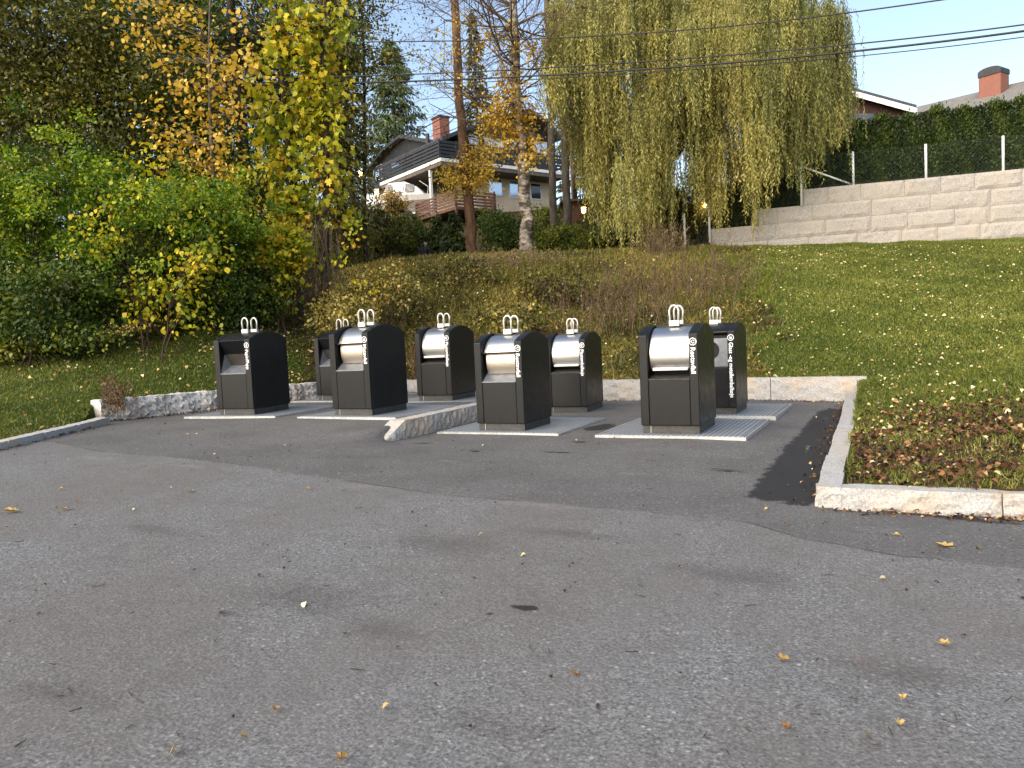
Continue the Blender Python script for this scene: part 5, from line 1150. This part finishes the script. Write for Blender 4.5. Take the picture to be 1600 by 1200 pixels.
# person on the path behind the ridge, seen from behind
def skin_chain(pts, edges, radii, name, mat, parent, sub=2):
    me = bpy.data.meshes.new(name); me.from_pydata([tuple(p) for p in pts], edges, []); o = link(name, me, mat, parent)
    s = o.modifiers.new('skin', 'SKIN'); me.skin_vertices.new() if not me.skin_vertices else None
    for v, r_ in zip(me.skin_vertices[0].data, radii): v.radius = (r_, r_) if not hasattr(r_, '__len__') else r_
    me.skin_vertices[0].data[0].use_root = True
    q = o.modifiers.new('sub', 'SUBSURF'); q.levels = q.render_levels = sub; s.use_smooth_shade = True; return o
pp = spot(668, 31.2); hd = at(668, 379, 31.2)[2]; pz = hd-1.72
pe = thing('person', 'person in a dark jacket seen from behind above the bank ridge', 'person', (pp[0], pp[1], pz), R(10))
pts = [(0, 0, .95), (0, 0, 1.12), (0, 0, 1.32), (0, 0, 1.45), (.02, 0, 1.54), (-.19, 0, 1.42), (-.27, .02, 1.15), (-.22, .16, .95), (.19, 0, 1.42), (.27, .02, 1.15), (.22, .16, .95), (-.1, 0, .88), (-.11, .06, .48), (-.1, -.02, .08), (-.1, .12, .04), (.1, 0, .88), (.11, .12, .50), (.1, .1, .08), (.1, .24, .04)]
ed = [(0, 1), (1, 2), (2, 3), (3, 4), (3, 5), (5, 6), (6, 7), (3, 8), (8, 9), (9, 10), (0, 11), (11, 12), (12, 13), (13, 14), (0, 15), (15, 16), (16, 17), (17, 18)]
rd = [(.17, .12), (.16, .12), (.19, .13), (.11, .09), .055, .075, .058, .042, .075, .058, .042, .095, .07, .048, .04, .095, .07, .048, .04]
skin_chain(pts, ed, rd, 'body', M['jacket'], pe)
bm = bmesh.new(); bmesh.ops.create_icosphere(bm, subdivisions=3, radius=1)
for v in bm.verts:
    x_, y_, z_ = v.co; v.co = (x_*.078+.03, y_*.098, z_*.118+1.63)
    if x_ > .85 and abs(z_+.1) < .25: v.co.x += .022
hme = bpy.data.meshes.new('head'); bm.to_mesh(hme); bm.free(); link('head', hme, M['skin'], pe, smooth=True)
bm = bmesh.new(); bmesh.ops.create_icosphere(bm, subdivisions=3, radius=1)
for v in list(bm.verts):
    x_, y_, z_ = v.co; v.co = (x_*.086+.012, y_*.106, z_*.122+1.645)
bmesh.ops.delete(bm, geom=[v for v in bm.verts if v.co.x > .035 and v.co.z < 1.69], context='VERTS')
hme = bpy.data.meshes.new('hair'); bm.to_mesh(hme); bm.free(); link('hair', hme, M['hair'], pe, smooth=True)

# overhead cables
def wire(label, pts, r):
    P = [at(*p) for p in pts]; Q = []
    for i in range(41):
        u = i/40*(len(P)-1); k = min(int(u), len(P)-2); Q.append(P[k]+(P[k+1]-P[k])*(u-k))
    Q = np.array(Q); S = Q.copy()
    for _ in range(30): S[1:-1] = (S[:-2]+S[2:]+S[1:-1])/3
    tag(MB().tube(S, r, 6, True).build('overhead_cable', M['cable'], smooth=True, fix=False), label, 'cable', 'overhead cables')
wire('uppermost overhead cable crossing the willow', [(380, 66, 24.00), (600, 66, 22.00), (860, 64, 20.00), (1130, 46, 18.00), (1360, 18, 16.40), (1700, -32, 14.40), (2300, -142, 10.5)], .015)
wire('thin overhead cable just above the thickest one', [(380, 122, 24.00), (600, 120, 22.00), (860, 108, 20.00), (1130, 88, 18.00), (1360, 68, 16.40), (1700, 34, 14.40), (2300, -76, 10.5)], .015)
wire('thickest overhead cable, third from the top', [(380, 132, 24.00), (600, 131, 22.00), (860, 119, 20.00), (1130, 101, 18.00), (1360, 79, 16.40), (1700, 43, 14.40), (2300, -67, 10.5)], .022)
wire('lowest overhead cable showing at the right picture edge', [(380, 140, 24.16), (600, 137, 22.24), (860, 124, 20.24), (1130, 107, 18.24), (1360, 88, 16.56), (1700, 53, 14.64), (2300, -57, 10.5)], .010)
